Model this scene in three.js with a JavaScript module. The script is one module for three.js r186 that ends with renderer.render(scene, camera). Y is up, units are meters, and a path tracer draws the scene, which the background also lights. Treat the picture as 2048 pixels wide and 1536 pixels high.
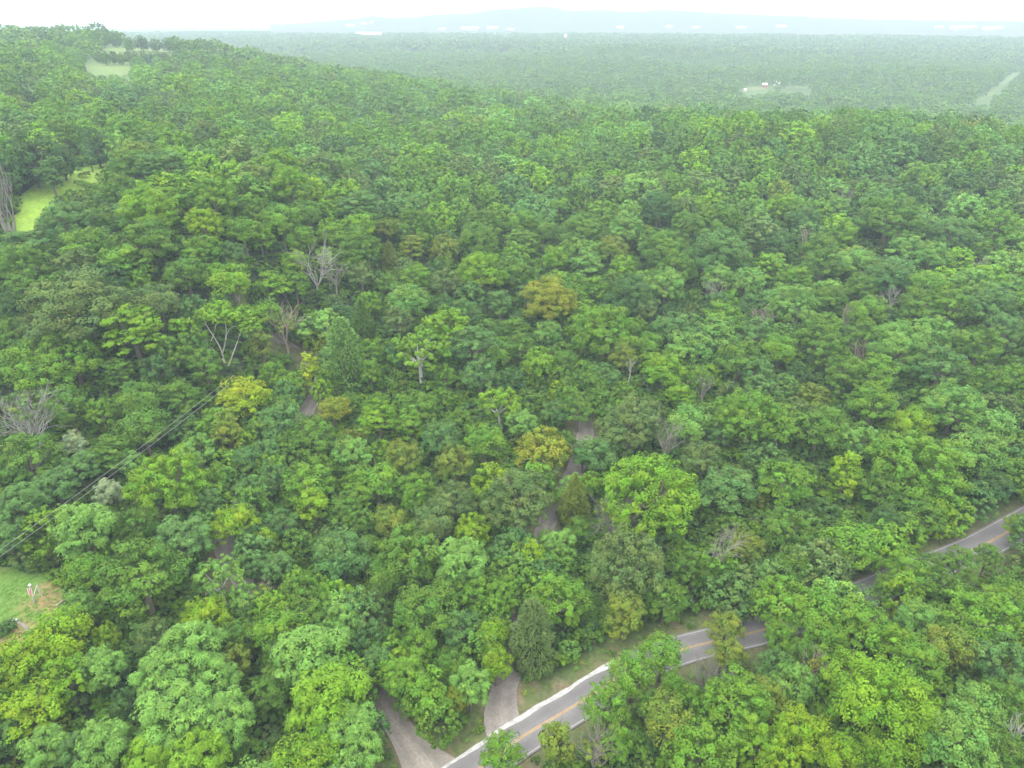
import * as THREE from 'three';
import { mergeGeometries } from 'three/addons/utils/BufferGeometryUtils.js';
import { ImprovedNoise } from 'three/addons/math/ImprovedNoise.js';

// ------------------------------------------------------------------ camera, sky, sun, haze, exposure
const scene = new THREE.Scene();
const FPX = 1422, PITCH = 27.05 * Math.PI / 180, EYE = new THREE.Vector3(0, 100, 0);
const camera = new THREE.PerspectiveCamera(2 * Math.atan(768 / FPX) * 180 / Math.PI, 4 / 3, 1, 30000);
camera.position.copy(EYE);
camera.rotation.set(-PITCH, 0, 0);
const SKY_HORIZON = 1.2, SKY_ZENITH = 4.05;                          // an overcast sky: three times as bright overhead as at the horizon
{
  const W = 64, H = 64, d = new Float32Array(W * H * 4);
  for (let j = 0; j < H; j++) for (let i = 0; i < W; i++) {
    const el = Math.max(0, (j + 0.5) / H * 2 - 1), k = Math.sin(el * Math.PI / 2), o = (j * W + i) * 4;
    const L = SKY_HORIZON + (SKY_ZENITH - SKY_HORIZON) * k;
    d[o] = L; d[o + 1] = L; d[o + 2] = L * 1.0; d[o + 3] = 1;
  }
  const sky = new THREE.DataTexture(d, W, H, THREE.RGBAFormat, THREE.FloatType);
  sky.mapping = THREE.EquirectangularReflectionMapping;
  sky.magFilter = sky.minFilter = THREE.LinearFilter; sky.needsUpdate = true;
  scene.background = sky; scene.environment = sky;
}
const sun = new THREE.DirectionalLight(new THREE.Color(1, 0.96, 0.9), 1.4);
sun.position.set(-260, 520, 120); sun.target.position.set(0, 0, -180);
sun.castShadow = true; sun.shadow.radius = 28; sun.shadow.mapSize.set(2048, 2048);
Object.assign(sun.shadow.camera, { left: -420, right: 420, top: 420, bottom: -420, near: 10, far: 1600 });
scene.add(sun, sun.target);
scene.fog = new THREE.FogExp2(new THREE.Color(0.7, 0.855, 1.0), 0.000235);
const renderer = new THREE.WebGLRenderer({ antialias: true });
renderer.toneMapping = THREE.LinearToneMapping;
renderer.toneMappingExposure = 1.27;
renderer.shadowMap.enabled = true;

// ------------------------------------------------------------------ helpers
const rng = (s) => () => { s = (s + 0x6d2b79f5) | 0; let t = Math.imul(s ^ (s >>> 15), 1 | s); t = (t + Math.imul(t ^ (t >>> 7), 61 | t)) ^ t; return ((t ^ (t >>> 14)) >>> 0) / 4294967296; };
const lerp = (a, b, t) => a + (b - a) * t, clamp = (v, a, b) => Math.min(b, Math.max(a, v));
const smooth = (a, b, v) => { const t = clamp((v - a) / (b - a), 0, 1); return t * t * (3 - 2 * t); };
const V = (x, y, z) => new THREE.Vector3(x, y, z);
const perlin = new ImprovedNoise();
const noise = (x, y, z = 0.37) => perlin.noise(x, y, z);
const fbm = (x, y, o = 4) => { let s = 0, a = 0.5; for (let i = 0; i < o; i++) { s += a * noise(x, y, 3.1 * i + 0.5); x *= 2.03; y *= 2.03; a *= 0.5; } return s; };
const C = (r, g, b) => new THREE.Color().setRGB(r, g, b);
const used = {};
const numbered = (n) => { const k = used[n] = (used[n] ?? -1) + 1; return k ? n + '_' + String(k).padStart(3, '0') : n; };
function tag(o, label, category, group) { o.userData.label = label; o.userData.category = category; if (group) o.userData.group = group; return o; }
function shadowed(o) { o.castShadow = o.receiveShadow = true; return o; }
function mesh(name, geo, mat, parent) { const m = shadowed(new THREE.Mesh(geo, mat)); m.name = parent && parent !== scene ? name : numbered(name); (parent ?? scene).add(m); return m; }
function structure(name, geo, mat) { const m = mesh(name, geo, mat); m.userData.kind = 'structure'; return m; }
function thing(name, label, category, group) { const g = new THREE.Group(); g.name = numbered(name); scene.add(g); return tag(g, label, category, group); }
const SP = Math.sin(PITCH), CP = Math.cos(PITCH);
const ray = (px, py) => { const a = (px - 1024) / FPX, b = (768 - py) / FPX; return V(a, -SP + b * CP, -CP - b * SP); };   // depth 1 along the view
const depthOf = (p) => -(p.y - EYE.y) * SP - p.z * CP;
const toPixel = (x, y, z) => { const dy = y - EYE.y, d = -dy * SP - z * CP; return [1024 + FPX * x / d, 768 - FPX * (dy * CP - z * SP) / d, d]; };

// ------------------------------------------------------------------ the lie of the land: a thin-plate spline through surveyed heights
const survey = [];
function spot(px, py, h, above) { const d = ray(px, py), t = (h + above - 100) / d.y; survey.push([d.x * t, d.z * t, h]); }
const SPOTS = `1024 1500 0 0, 200 1500 0 8, 60 1200 6 0, 1990 1060 2 0, 1728 1185 1 0, 1400 1290 0 0, 1900 1400 5 10, 1550 1450 2 10, 610 720 7 0, 450 1110 1 0, 1150 940 2 0, 1165 860 4 0,
 100 700 17 11, 160 610 26 11, 300 470 35 11, 420 400 42 11, 140 440 41 0, 190 340 47 0, 60 290 50 11, 400 250 50 11, 640 300 37 11, 800 500 22 11, 700 620 14 11, 960 540 16 11, 1024 400 22 11, 1024 300 32 11,
 800 250 37 11, 700 205 40 11, 1260 840 3 11, 1500 825 5 11, 1600 600 12 11, 1600 435 20 11, 1300 560 13 11, 1300 400 23 11, 1560 300 34 11, 1500 250 41 11, 1900 245 42 11, 1950 400 24 11, 1950 600 15 11, 1900 800 8 11,
 1250 290 32 11, 215 133 65 0, 275 102 73 0, 60 95 70 11,  1000 150 12 11, 1600 150 10 11, 2000 150 10 11, 800 100 30 11, 1600 100 30 11, 1200 100 30 11, 1000 62 53 11, 1600 62 53 11, 500 62 53 11, 2048 62 53 11, 200 900 7 11`;
for (const s of SPOTS.split(',')) spot(...s.trim().split(/\s+/).map(Number));
for (const [x, R, h] of [[-400, 880, 73], [0, 880, 73], [200, 870, 73.5], [275, 840, 71], [275, 930, 76], [275, 1010, 79], [120, 1000, 77], [0, 1000, 75], [-300, 1000, 76], [400, 880, 73], [520, 880, 64], [600, 880, 52], [700, 820, 44], [800, 740, 39], [-400, 1500, 50], [0, 1500, 46], [200, 1500, 44], [400, 1500, 22], [600, 1400, 16], [700, 1250, 16], [1024, 500, 32], [1024, 800, 19], [850, 620, 38], [850, 980, 20], [1400, 620, 17], [1900, 620, 17], [1650, 620, 17]]) { const a = Math.atan2(x - 1024, FPX * 0.95); survey.push([Math.sin(a) * R, -Math.cos(a) * R, h]); }
for (const az of [-1.05, -0.5, 0, 0.5, 1.05]) { survey.push([Math.sin(az) * 9000, -Math.cos(az) * 9000, 53]); survey.push([Math.sin(az) * 25, -Math.cos(az) * 25, 0]); }
const warp = (x, z) => { const r = Math.hypot(x, z); return [clamp(Math.atan2(x, -z), -1.2, 1.2) * smooth(0, 60, r), Math.log(r + 60) * 1.1]; };
const TPS = (() => {
  const P = survey.map(([x, z]) => warp(x, z)), n = P.length, N = n + 3, A = [];
  const U = (a, b) => { const q = (a[0] - b[0]) ** 2 + (a[1] - b[1]) ** 2; return q > 1e-12 ? q * Math.log(q) : 0; };
  for (let i = 0; i < n; i++) { const row = new Float64Array(N + 1); for (let j = 0; j < n; j++) row[j] = U(P[i], P[j]) + (i === j ? 0.004 : 0); row[n] = 1; row[n + 1] = P[i][0]; row[n + 2] = P[i][1]; row[N] = survey[i][2]; A.push(row); }
  for (let k = 0; k < 3; k++) { const row = new Float64Array(N + 1); for (let j = 0; j < n; j++) row[j] = k ? P[j][k - 1] : 1; A.push(row); }
  for (let c = 0; c < N; c++) {
    let p = c; for (let r = c + 1; r < N; r++) if (Math.abs(A[r][c]) > Math.abs(A[p][c])) p = r;
    [A[c], A[p]] = [A[p], A[c]];
    for (let r = 0; r < N; r++) if (r !== c) { const f = A[r][c] / A[c][c]; if (f) for (let k = c; k <= N; k++) A[r][k] -= f * A[c][k]; }
  }
  const w = A.map((row, i) => row[N] / row[i]);
  return (x, z) => { const q = warp(x, z); let s = w[n] + w[n + 1] * q[0] + w[n + 2] * q[1]; for (let i = 0; i < n; i++) s += w[i] * U(q, P[i]); return s; };
})();
const ground = (x, z) => { const r2 = x * x + z * z; return TPS(x, z) + (r2 > 1000000 ? smooth(1000, 1450, Math.sqrt(r2)) * (fbm(x * 0.0021 + 3, z * 0.0034, 2) * 30) * smooth(2300, 1700, Math.sqrt(r2)) : 0); };
function hit(px, py, above = 0) {                                   // where a line of sight meets the land (or a height above it)
  const d = ray(px, py); let t0 = 10, t = 10, step;
  for (let i = 0; i < 900; i++) {
    step = Math.max(1.2, t * 0.012); t0 = t; t += step;
    if (100 + d.y * t < ground(d.x * t, d.z * t) + above) { for (let k = 0; k < 18; k++) { const m = (t0 + t) / 2; if (100 + d.y * m < ground(d.x * m, d.z * m) + above) t = m; else t0 = m; } break; }
    if (t > 12000) break;
  }
  return V(d.x * t, 100 + d.y * t, d.z * t);
}
const px = (s) => s.split(',').map((q) => q.trim().split(/\s+/).map(Number));

// ------------------------------------------------------------------ roads: centre lines
function route(list, n) { const c = new THREE.CatmullRomCurve3(px(list).map(([x, y]) => { const p = hit(x, y); p.y = 0; return p; }), false, 'centripetal'); return c.getSpacedPoints(n); }
const ROAD = route('700 1740, 790 1650, 880 1590, 960 1536, 1045 1474, 1105 1438, 1155 1408, 1240 1353, 1300 1324, 1360 1301, 1408 1288, 1520 1262, 1620 1230, 1720 1192, 1830 1146, 1936 1105, 2021 1061, 2130 1000, 2300 905', 150);
const LANE = route('900 1580, 858 1540, 818 1488, 776 1424, 735 1370, 686 1314, 620 1258, 545 1214, 495 1172, 458 1120, 447 1085, 470 1030, 520 965, 570 900, 612 825, 636 775, 634 745, 612 722, 585 700, 562 686, 530 660, 480 620', 150);
const TRACK = route('1022 1482, 1006 1448, 1001 1418, 1006 1386, 1018 1350, 1026 1300, 1040 1240, 1064 1175, 1088 1108, 1088 1062, 1104 1028, 1128 982, 1150 938, 1162 898, 1170 858, 1160 812, 1140 770', 130);
const seg = (list) => list.slice(0, -1).map((a, i) => [a.x, a.z, list[i + 1].x, list[i + 1].z]);
const SEGS = { road: seg(ROAD), lane: seg(LANE), track: seg(TRACK) };
function distTo(which, x, z) { let b = 1e9; for (const [ax, az, bx, bz] of SEGS[which]) { const dx = bx - ax, dz = bz - az, t = clamp(((x - ax) * dx + (z - az) * dz) / (dx * dx + dz * dz + 1e-9), 0, 1), d = (x - ax - dx * t) ** 2 + (z - az - dz * t) ** 2; if (d < b) b = d; } return Math.sqrt(b); }
const roadGap = (x, z) => (x * x + z * z > 360 * 360 ? 99 : Math.min(distTo('road', x, z) - 3.6, distTo('lane', x, z) - 2.6, distTo('track', x, z) - 2.5));
const GRASS_AREAS = {
  meadow: '20 475, 45 390, 70 372, 112 345, 150 335, 228 322, 226 345, 205 362, 165 392, 118 400, 84 440, 78 470',
  far_meadow: '170 131, 190 126, 225 124, 262 125, 258 136, 240 141, 182 142',
  ridge_meadow: '205 99, 240 96, 300 95, 345 99, 338 106, 290 107, 230 107',
  pasture: '1484 181, 1500 174, 1546 173, 1552 177, 1506 182',
  long_pasture: '1566 174, 1625 174, 1622 178, 1572 179',
  clearing: '28 182, 55 176, 78 180, 60 186',
  right_of_way: '1932 212, 1972 190, 1990 178, 2014 156, 2048 124, 2062 124, 2024 158, 1998 180, 1970 198',
};
const yardPoly = '-120 1120, 0 1136, 60 1142, 100 1150, 128 1175, 136 1212, 118 1245, 70 1272, 20 1300, -140 1330';
const areaWorld = {};
for (const [k, s] of Object.entries({ ...GRASS_AREAS, yard: yardPoly })) areaWorld[k] = px(s).map(([x, y]) => { const p = hit(x, y); return [p.x, p.z]; });
const LAID = { meadow: '-10 520, 45 388, 70 372, 112 345, 150 335, 228 322, 240 350, 215 400, 150 440, 110 470, 90 520', far_meadow: '164 131, 190 125, 225 123, 268 124, 266 146, 245 153, 178 153', ridge_meadow: '200 99, 240 95, 300 94, 350 98, 346 113, 290 115, 224 115' };
for (const k in LAID) LAID[k] = px(LAID[k]).map(([x, y]) => { const p = hit(x, y); return [p.x, p.z]; });
function inside(poly, x, y) { let r = false; for (let i = 0, j = poly.length - 1; i < poly.length; j = i++) { const [xi, yi] = poly[i], [xj, yj] = poly[j]; if ((yi > y) !== (yj > y) && x < (xj - xi) * (y - yi) / (yj - yi) + xi) r = !r; } return r; }
const openLand = (x, z) => { for (const p of Object.values(areaWorld)) if (inside(p, x, z)) return true; return false; };
// parts of the view through which road, lawn or meadow is seen between the crowns
const GLIMPSES = ['735 1352, 765 1382, 812 1440, 838 1480, 880 1500, 925 1478, 950 1440, 975 1400, 1000 1340, 1034 1338, 1048 1400, 1100 1372, 1210 1325, 1240 1345, 1240 1362, 1200 1380, 1150 1425, 1100 1475, 1055 1480, 1000 1460, 948 1540, 785 1540, 778 1450, 765 1420',
  '1340 1268, 1415 1252, 1420 1310, 1345 1312', '1468 1262, 1535 1255, 1540 1300, 1470 1305', '1690 1172, 1742 1162, 1742 1196, 1700 1192', '1860 1102, 1940 1060, 2025 1025, 2028 1078, 1930 1115, 1875 1118',
  '1280 1235, 1420 1215, 1420 1255, 1300 1262', '1080 1360, 1215 1290, 1215 1330, 1090 1400', '594 702, 632 716, 626 746, 598 736', '552 682, 582 690, 582 708, 556 704', '426 1100, 470 1104, 480 1140, 470 1190, 430 1190', '1066 1038, 1112 1008, 1128 1018, 1106 1066, 1076 1064',
  '1138 920, 1168 925, 1158 962, 1140 952', '1150 838, 1192 846, 1182 872, 1152 878', '0 1140, 100 1148, 132 1175, 130 1215, 105 1250, 40 1290, 0 1300', '470 690, 500 690, 490 760, 460 770, 455 740', '608 790, 625 790, 622 820, 606 820',
  GRASS_AREAS.meadow, GRASS_AREAS.far_meadow, GRASS_AREAS.ridge_meadow, GRASS_AREAS.pasture, GRASS_AREAS.long_pasture, GRASS_AREAS.clearing, GRASS_AREAS.right_of_way].map(px);
function blocksGlimpse(x, y, z, r) { const [cx, cy, d] = toPixel(x, y, z), R = FPX * r / d * 0.95; for (const g of GLIMPSES) for (const [a, b] of [[0, 0], [1, 0], [-1, 0], [0, 1], [0, -1], [0.7, 0.7], [-0.7, 0.7], [0.7, -0.7], [-0.7, -0.7], [0.4, 0.2], [-0.4, -0.2]]) if (inside(g, cx + a * R, cy + b * R)) return true; return false; }

// ------------------------------------------------------------------ textures
function noiseTexture(size, fn) {
  const d = new Uint8Array(size * size * 4);
  for (let j = 0; j < size; j++) for (let i = 0; i < size; i++) { const c = fn(i / size, j / size), o = (j * size + i) * 4; for (let k = 0; k < 3; k++) d[o + k] = clamp(c[k], 0, 1) * 255; d[o + 3] = 255; }
  const t = new THREE.DataTexture(d, size, size); t.wrapS = t.wrapT = THREE.RepeatWrapping; t.magFilter = t.minFilter = THREE.LinearFilter; t.needsUpdate = true; return t;
}
const tiled = (u, v, f, o) => { // tileable fbm by blending
  let s = 0, a = 0.5; for (let k = 0; k < o; k++) { const n = (x, y) => noise(x * f, y * f, k * 7.3 + 0.41); s += a * (n(u, v) * (1 - u) * (1 - v) + n(u - 1, v) * u * (1 - v) + n(u, v - 1) * (1 - u) * v + n(u - 1, v - 1) * u * v); f *= 2; a *= 0.55; } return s; };
const gr = rng(5);
const groundTex = noiseTexture(256, (u, v) => { const n = 0.72 + tiled(u, v, 9, 5) * 0.8 + (gr() - 0.5) * 0.22; return [n * 1.02, n, n * 0.95]; });
const asphaltTex = noiseTexture(512, (u, v) => { const n = 0.8 + tiled(u, v, 5, 5) * 0.28 + (gr() - 0.5) * 0.14; return [n, n * 0.99, n * 0.985]; });
const gravelTex = noiseTexture(512, (u, v) => { const n = 0.76 + tiled(u, v, 11, 5) * 0.5 + (gr() - 0.5) * 0.3; return [n, n * 0.985, n * 0.96]; });

// ------------------------------------------------------------------ ground sheet
{
  const RN = 250, AN = 420, pos = [], col = [], uv = [], idx = [];
  for (let i = 0; i <= RN; i++) for (let j = 0; j < AN; j++) {
    const r = i ? 6 * Math.pow(9000 / 6, (i - 1) / (RN - 1)) : 0, a = j / AN * Math.PI * 2, x = Math.sin(a) * r, z = -Math.cos(a) * r;
    const near = r < 420; let g = near ? roadGap(x, z) : 99; const y = ground(x, z) - (near ? smooth(2, -1, g) * 0.12 : 0);
    pos.push(x, y, z); uv.push(x / 7, z / 7);
    const n = fbm(x * 0.11, z * 0.11), m = fbm(x * 0.5 + 40, z * 0.5);
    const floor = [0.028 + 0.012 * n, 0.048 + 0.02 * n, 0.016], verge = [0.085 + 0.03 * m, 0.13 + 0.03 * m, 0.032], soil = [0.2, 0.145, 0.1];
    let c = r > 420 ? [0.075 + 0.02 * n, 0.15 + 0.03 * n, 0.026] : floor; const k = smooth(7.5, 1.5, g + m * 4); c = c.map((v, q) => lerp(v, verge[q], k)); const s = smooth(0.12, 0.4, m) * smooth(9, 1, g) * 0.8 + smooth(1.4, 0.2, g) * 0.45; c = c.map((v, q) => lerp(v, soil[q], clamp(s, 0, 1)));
    col.push(...c);
  }
  for (let i = 0; i < RN; i++) for (let j = 0; j < AN; j++) { const a = i * AN + j, b = i * AN + (j + 1) % AN; idx.push(a, b, a + AN, b, b + AN, a + AN); }
  const g = new THREE.BufferGeometry(); g.setAttribute('position', new THREE.Float32BufferAttribute(pos, 3)); g.setAttribute('color', new THREE.Float32BufferAttribute(col, 3)); g.setAttribute('uv', new THREE.Float32BufferAttribute(uv, 2)); g.setIndex(idx); g.computeVertexNormals();
  structure('ground', g, new THREE.MeshStandardMaterial({ vertexColors: true, map: groundTex, roughness: 1 }));
}
// a strip along a line of points: offsets a..b metres to its right, lift metres over the land
function ribbon(list, a, b, lift, parts = 2, colour, wob) {
  const pos = [], uv = [], col = [], idx = []; let s = 0;
  list.forEach((p, i) => {
    const q = list[Math.max(0, i - 1)], r = list[Math.min(list.length - 1, i + 1)], dx = r.x - q.x, dz = r.z - q.z, l = Math.hypot(dx, dz) || 1, nx = -dz / l, nz = dx / l;
    if (i) s += Math.hypot(p.x - q.x, p.z - q.z);
    const A = typeof a === 'function' ? a(i / (list.length - 1), s) : a, B = typeof b === 'function' ? b(i / (list.length - 1), s) : b;
    for (let k = 0; k <= parts; k++) { const o = lerp(A, B, k / parts), x = p.x + nx * o, z = p.z + nz * o; pos.push(x, ground(x, z) + lift, z); uv.push(o / 4, s / 4); if (colour) col.push(...colour(k / parts, s, x, z)); }
    if (i) for (let k = 0; k < parts; k++) { const o = i * (parts + 1) + k, m = o - parts - 1; idx.push(m, o, m + 1, m + 1, o, o + 1); }
  });
  const g = new THREE.BufferGeometry(); g.setAttribute('position', new THREE.Float32BufferAttribute(pos, 3)); g.setAttribute('uv', new THREE.Float32BufferAttribute(uv, 2)); if (colour) g.setAttribute('color', new THREE.Float32BufferAttribute(col, 3));
  g.setIndex(idx); g.computeVertexNormals(); return g;
}
{
  const grey = (r, g, b, v = 0.12) => (k, s, x, z) => { const n = 1 + v * 2 * fbm(x * 0.3, z * 0.3); const wear = 1 + 0.12 * Math.cos((k - 0.5) * 4 * Math.PI); return [r * n * wear, g * n * wear, b * n * wear]; };
  structure('road', ribbon(ROAD, -3.3, 3.3, 0.1, 10, grey(0.165, 0.16, 0.158)), new THREE.MeshStandardMaterial({ vertexColors: true, map: asphaltTex, roughness: 0.92 }));
  const flare = (t) => 2.3 + 2.2 * smooth(0.08, 0, t);
  structure('lane', ribbon(LANE, (t) => -flare(t) + 0.3, (t) => flare(t) - 0.2, 0.085, 8, grey(0.255, 0.23, 0.2, 0.18)), new THREE.MeshStandardMaterial({ vertexColors: true, map: gravelTex, roughness: 1 }));
  structure('track', ribbon(TRACK, (t, s) => -2.15 - 0.5 * noise(s * 0.25, 1) - 1.1 * smooth(0.1, 0, t), (t, s) => 2.15 + 0.5 * noise(s * 0.25, 9) + 0.8 * smooth(0.12, 0, t), 0.07, 8, grey(0.225, 0.205, 0.185, 0.28)), new THREE.MeshStandardMaterial({ vertexColors: true, map: gravelTex, roughness: 1 }));
  const yellow = new THREE.MeshStandardMaterial({ color: C(0.47, 0.29, 0.06), roughness: 0.8, map: asphaltTex }), white = new THREE.MeshStandardMaterial({ color: C(0.42, 0.42, 0.41), roughness: 0.85, map: asphaltTex });
  structure('centre_line', ribbon(ROAD, -0.2, -0.09, 0.106, 1), yellow); structure('centre_line', ribbon(ROAD, 0.09, 0.2, 0.106, 1), yellow);
  structure('edge_line', ribbon(ROAD.slice(48), -2.95, -2.84, 0.106, 1), white); structure('edge_line', ribbon(ROAD, 2.86, 2.97, 0.106, 1), white);
  // white limestone dust spilled along the far edge, from the lane's mouth to the bend
  const spill = ROAD.filter((p) => { const a = toPixel(p.x, ground(p.x, p.z), p.z)[0]; return a > 880 && a < 1262; }).flatMap((p, i, l) => i + 1 < l.length ? [0, 0.25, 0.5, 0.75].map((t) => p.clone().lerp(l[i + 1], t)) : [p]);
  structure('limestone_shoulder', ribbon(spill, (t, s) => -3.55 - 0.25 * noise(s * 0.4, 3) - 0.08 * noise(s * 2.1, 8), (t, s) => -2.85 - 0.3 * (1 - t) + 0.75 * noise(s * 0.16, 5) + 0.1 * noise(s * 0.9, 2) + 0.04 * noise(s * 2.6, 4), 0.118, 6, (k, s, x, z) => { const n = 1 + 0.5 * fbm(x * 1.1, z * 1.1); return [0.42 * n, 0.42 * n, 0.41 * n]; }), new THREE.MeshStandardMaterial({ vertexColors: true, map: gravelTex, roughness: 1 }));
  // thin pale smears of the same dust in the mouth of the lane
  const r = rng(91), smears = [], dust = new THREE.MeshStandardMaterial({ color: C(0.32, 0.3, 0.28), roughness: 1, map: gravelTex });
  for (let i = 0; i < 9; i++) { const t = Math.floor(2 + r() * 13), o = (r() - 0.5) * 3.2, len = 3 + Math.floor(r() * 5), w = 0.06 + r() * 0.16, sl = (r() - 0.5) * 1.6; smears.push(ribbon(LANE.slice(t, t + len), (q) => o + sl * q, (q) => o + sl * q + w * Math.sin(Math.PI * clamp(q, 0.04, 0.96)), 0.093 + 0.0008 * i, 1)); }
  structure('lane_dust', mergeGeometries(smears), dust);
}
// grass patches cut to their outlines
function patch(name, poly, cell, lift, colour) {
  const xs = poly.map((p) => p[0]), zs = poly.map((p) => p[1]), x0 = Math.min(...xs), z0 = Math.min(...zs), nx = Math.ceil((Math.max(...xs) - x0) / cell), nz = Math.ceil((Math.max(...zs) - z0) / cell), pos = [], col = [], uv = [], idx = [], at = new Map();
  const vert = (i, j) => { const k = i * 100000 + j; if (!at.has(k)) { const x = x0 + i * cell, z = z0 + j * cell; at.set(k, pos.length / 3); pos.push(x, ground(x, z) + lift, z); uv.push(x / 7, z / 7); col.push(...colour(x, z)); } return at.get(k); };
  for (let i = 0; i < nx; i++) for (let j = 0; j < nz; j++) { const x = x0 + (i + 0.5) * cell, z = z0 + (j + 0.5) * cell; if (inside(poly, x, z)) { const a = vert(i, j), b = vert(i + 1, j), c = vert(i, j + 1), d = vert(i + 1, j + 1); idx.push(a, c, b, b, c, d); } }
  const g = new THREE.BufferGeometry(); g.setAttribute('position', new THREE.Float32BufferAttribute(pos, 3)); g.setAttribute('color', new THREE.Float32BufferAttribute(col, 3)); g.setAttribute('uv', new THREE.Float32BufferAttribute(uv, 2)); g.setIndex(idx); g.computeVertexNormals();
  return structure(name, g, new THREE.MeshStandardMaterial({ vertexColors: true, map: groundTex, roughness: 1 }));
}
const dirtSpots = [[75, 1205, 5], [95, 1185, 4], [60, 1262, 6], [25, 1285, 6], [95, 1225, 3.5], [0, 1150, 2]].map(([x, y, r]) => { const p = hit(x, y); return [p.x, p.z, r]; });
patch('lawn', areaWorld.yard, 0.7, 0.07, (x, z) => { const n = fbm(x * 0.25, z * 0.25); let k = 0; for (const [a, b, r] of dirtSpots) k = Math.max(k, smooth(r * 0.8, r * 0.1, Math.hypot(x - a, z - b) + n * 6)); k *= 0.85; return [lerp(0.1 + 0.03 * n, 0.27, k), lerp(0.2 + 0.03 * n, 0.19, k), lerp(0.03, 0.09, k)]; });
const meadowColour = (x, z) => { const n = fbm(x * 0.05, z * 0.05), s = 0.012 * Math.sin(x * 0.9 + z * 0.4); return [0.19 + 0.04 * n + s, 0.33 + 0.03 * n + s, 0.03]; };
const paleColour = (x, z) => { const n = fbm(x * 0.03, z * 0.03); return [0.12 + 0.05 * n, 0.2 + 0.05 * n, 0.04]; };
patch('meadow', LAID.meadow, 1.6, 0.15, meadowColour);
patch('meadow', LAID.far_meadow, 4, 0.3, paleColour);
patch('meadow', LAID.ridge_meadow, 5, 0.3, paleColour);
patch('meadow', areaWorld.clearing, 4, 0.3, paleColour);
for (const k of ['pasture', 'long_pasture']) patch('pasture', areaWorld[k], 6, 0.3, (x, z) => { const n = fbm(x * 0.02, z * 0.02); return [0.12 + 0.12 * n, 0.17 + 0.06 * n, 0.05 + 0.06 * n]; });
patch('grass_strip', areaWorld.right_of_way, 6, 0.3, paleColour);
// far hills on the horizon
let hillCrest;
{
  const crest = px('560 48, 640 43, 700 38, 745 32, 790 35, 830 34, 890 28, 950 25, 985 19, 1010 18, 1050 15, 1090 13, 1115 17, 1140 23, 1165 20, 1200 20, 1260 24, 1330 20, 1360 22, 1420 25, 1500 29, 1600 34, 1750 39, 2000 42, 2300 44');
  const at = hillCrest = (x) => { for (let i = 0; i + 1 < crest.length; i++) if (x <= crest[i + 1][0]) return lerp(crest[i][1], crest[i + 1][1], clamp((x - crest[i][0]) / (crest[i + 1][0] - crest[i][0]), 0, 1)); return 45; };
  const pos = [], idx = [], NX = 240, NZ = 26;
  for (let i = 0; i <= NX; i++) for (let j = 0; j <= NZ; j++) {
    const x0 = lerp(540, 2300, i / NX), q = ray(x0, at(x0)), d = ray(x0, 46), R = 3350 + (j / NZ - 0.5) * 1600, l = Math.hypot(d.x, d.z), top = 100 + q.y / Math.hypot(q.x, q.z) * 3350;
    const x = d.x / l * R, z = d.z / l * R, k = Math.exp(-(((j / NZ - 0.5) * 4.2) ** 2)), rough = 10 * fbm(x * 0.006, z * 0.006) + 5 * fbm(x * 0.03, z * 0.03, 3);
    pos.push(x, 36 + (top - 36 + rough * 0.5) * k, z);
  }
  for (let i = 0; i < NX; i++) for (let j = 0; j < NZ; j++) { const a = i * (NZ + 1) + j; idx.push(a, a + NZ + 1, a + 1, a + 1, a + NZ + 1, a + NZ + 2); }
  const g = new THREE.BufferGeometry(); g.setAttribute('position', new THREE.Float32BufferAttribute(pos, 3)); g.setIndex(idx); g.computeVertexNormals();
  structure('hills', g, new THREE.MeshStandardMaterial({ color: C(0.06, 0.085, 0.045), roughness: 1 }));
}

// ------------------------------------------------------------------ foliage geometry
class Leaves {                                                       // bent leaf-spray faces with soft normals and a tone of their own
  constructor() { this.p = []; this.n = []; this.c = []; this.i = []; }
  face(o, dir, side, nrm, len, wid, tone, bend = 0.25) {             // a kite of two faces: root, two sides, tip
    const b = this.p.length / 3, d = nrm;
    const ax = o.x - dir.x * len * 0.5, ay = o.y - dir.y * len * 0.5, az = o.z - dir.z * len * 0.5, tx = o.x + dir.x * len * 0.5, ty = o.y + dir.y * len * 0.5, tz = o.z + dir.z * len * 0.5, h = bend * len * 0.5, w = wid * 0.5;
    this.p.push(ax - d.x * h, ay - d.y * h, az - d.z * h, o.x + side.x * w, o.y + side.y * w, o.z + side.z * w, tx - d.x * h, ty - d.y * h, tz - d.z * h, o.x - side.x * w, o.y - side.y * w, o.z - side.z * w);
    for (let k = 0; k < 4; k++) { this.n.push(d.x, d.y, d.z); this.c.push(tone[0], tone[1], tone[2]); }
    this.i.push(b, b + 3, b + 1, b + 1, b + 3, b + 2);
  }
  build() { const g = new THREE.BufferGeometry(); g.setAttribute('position', new THREE.Float32BufferAttribute(this.p, 3)); g.setAttribute('normal', new THREE.Float32BufferAttribute(this.n, 3)); g.setAttribute('color', new THREE.Float32BufferAttribute(this.c, 3)); g.setIndex(this.i); return g; }
}
const unit = (r) => { const z = r() * 2 - 1, a = r() * 6.2832, s = Math.sqrt(1 - z * z); return V(Math.cos(a) * s, z, Math.sin(a) * s); };
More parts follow.
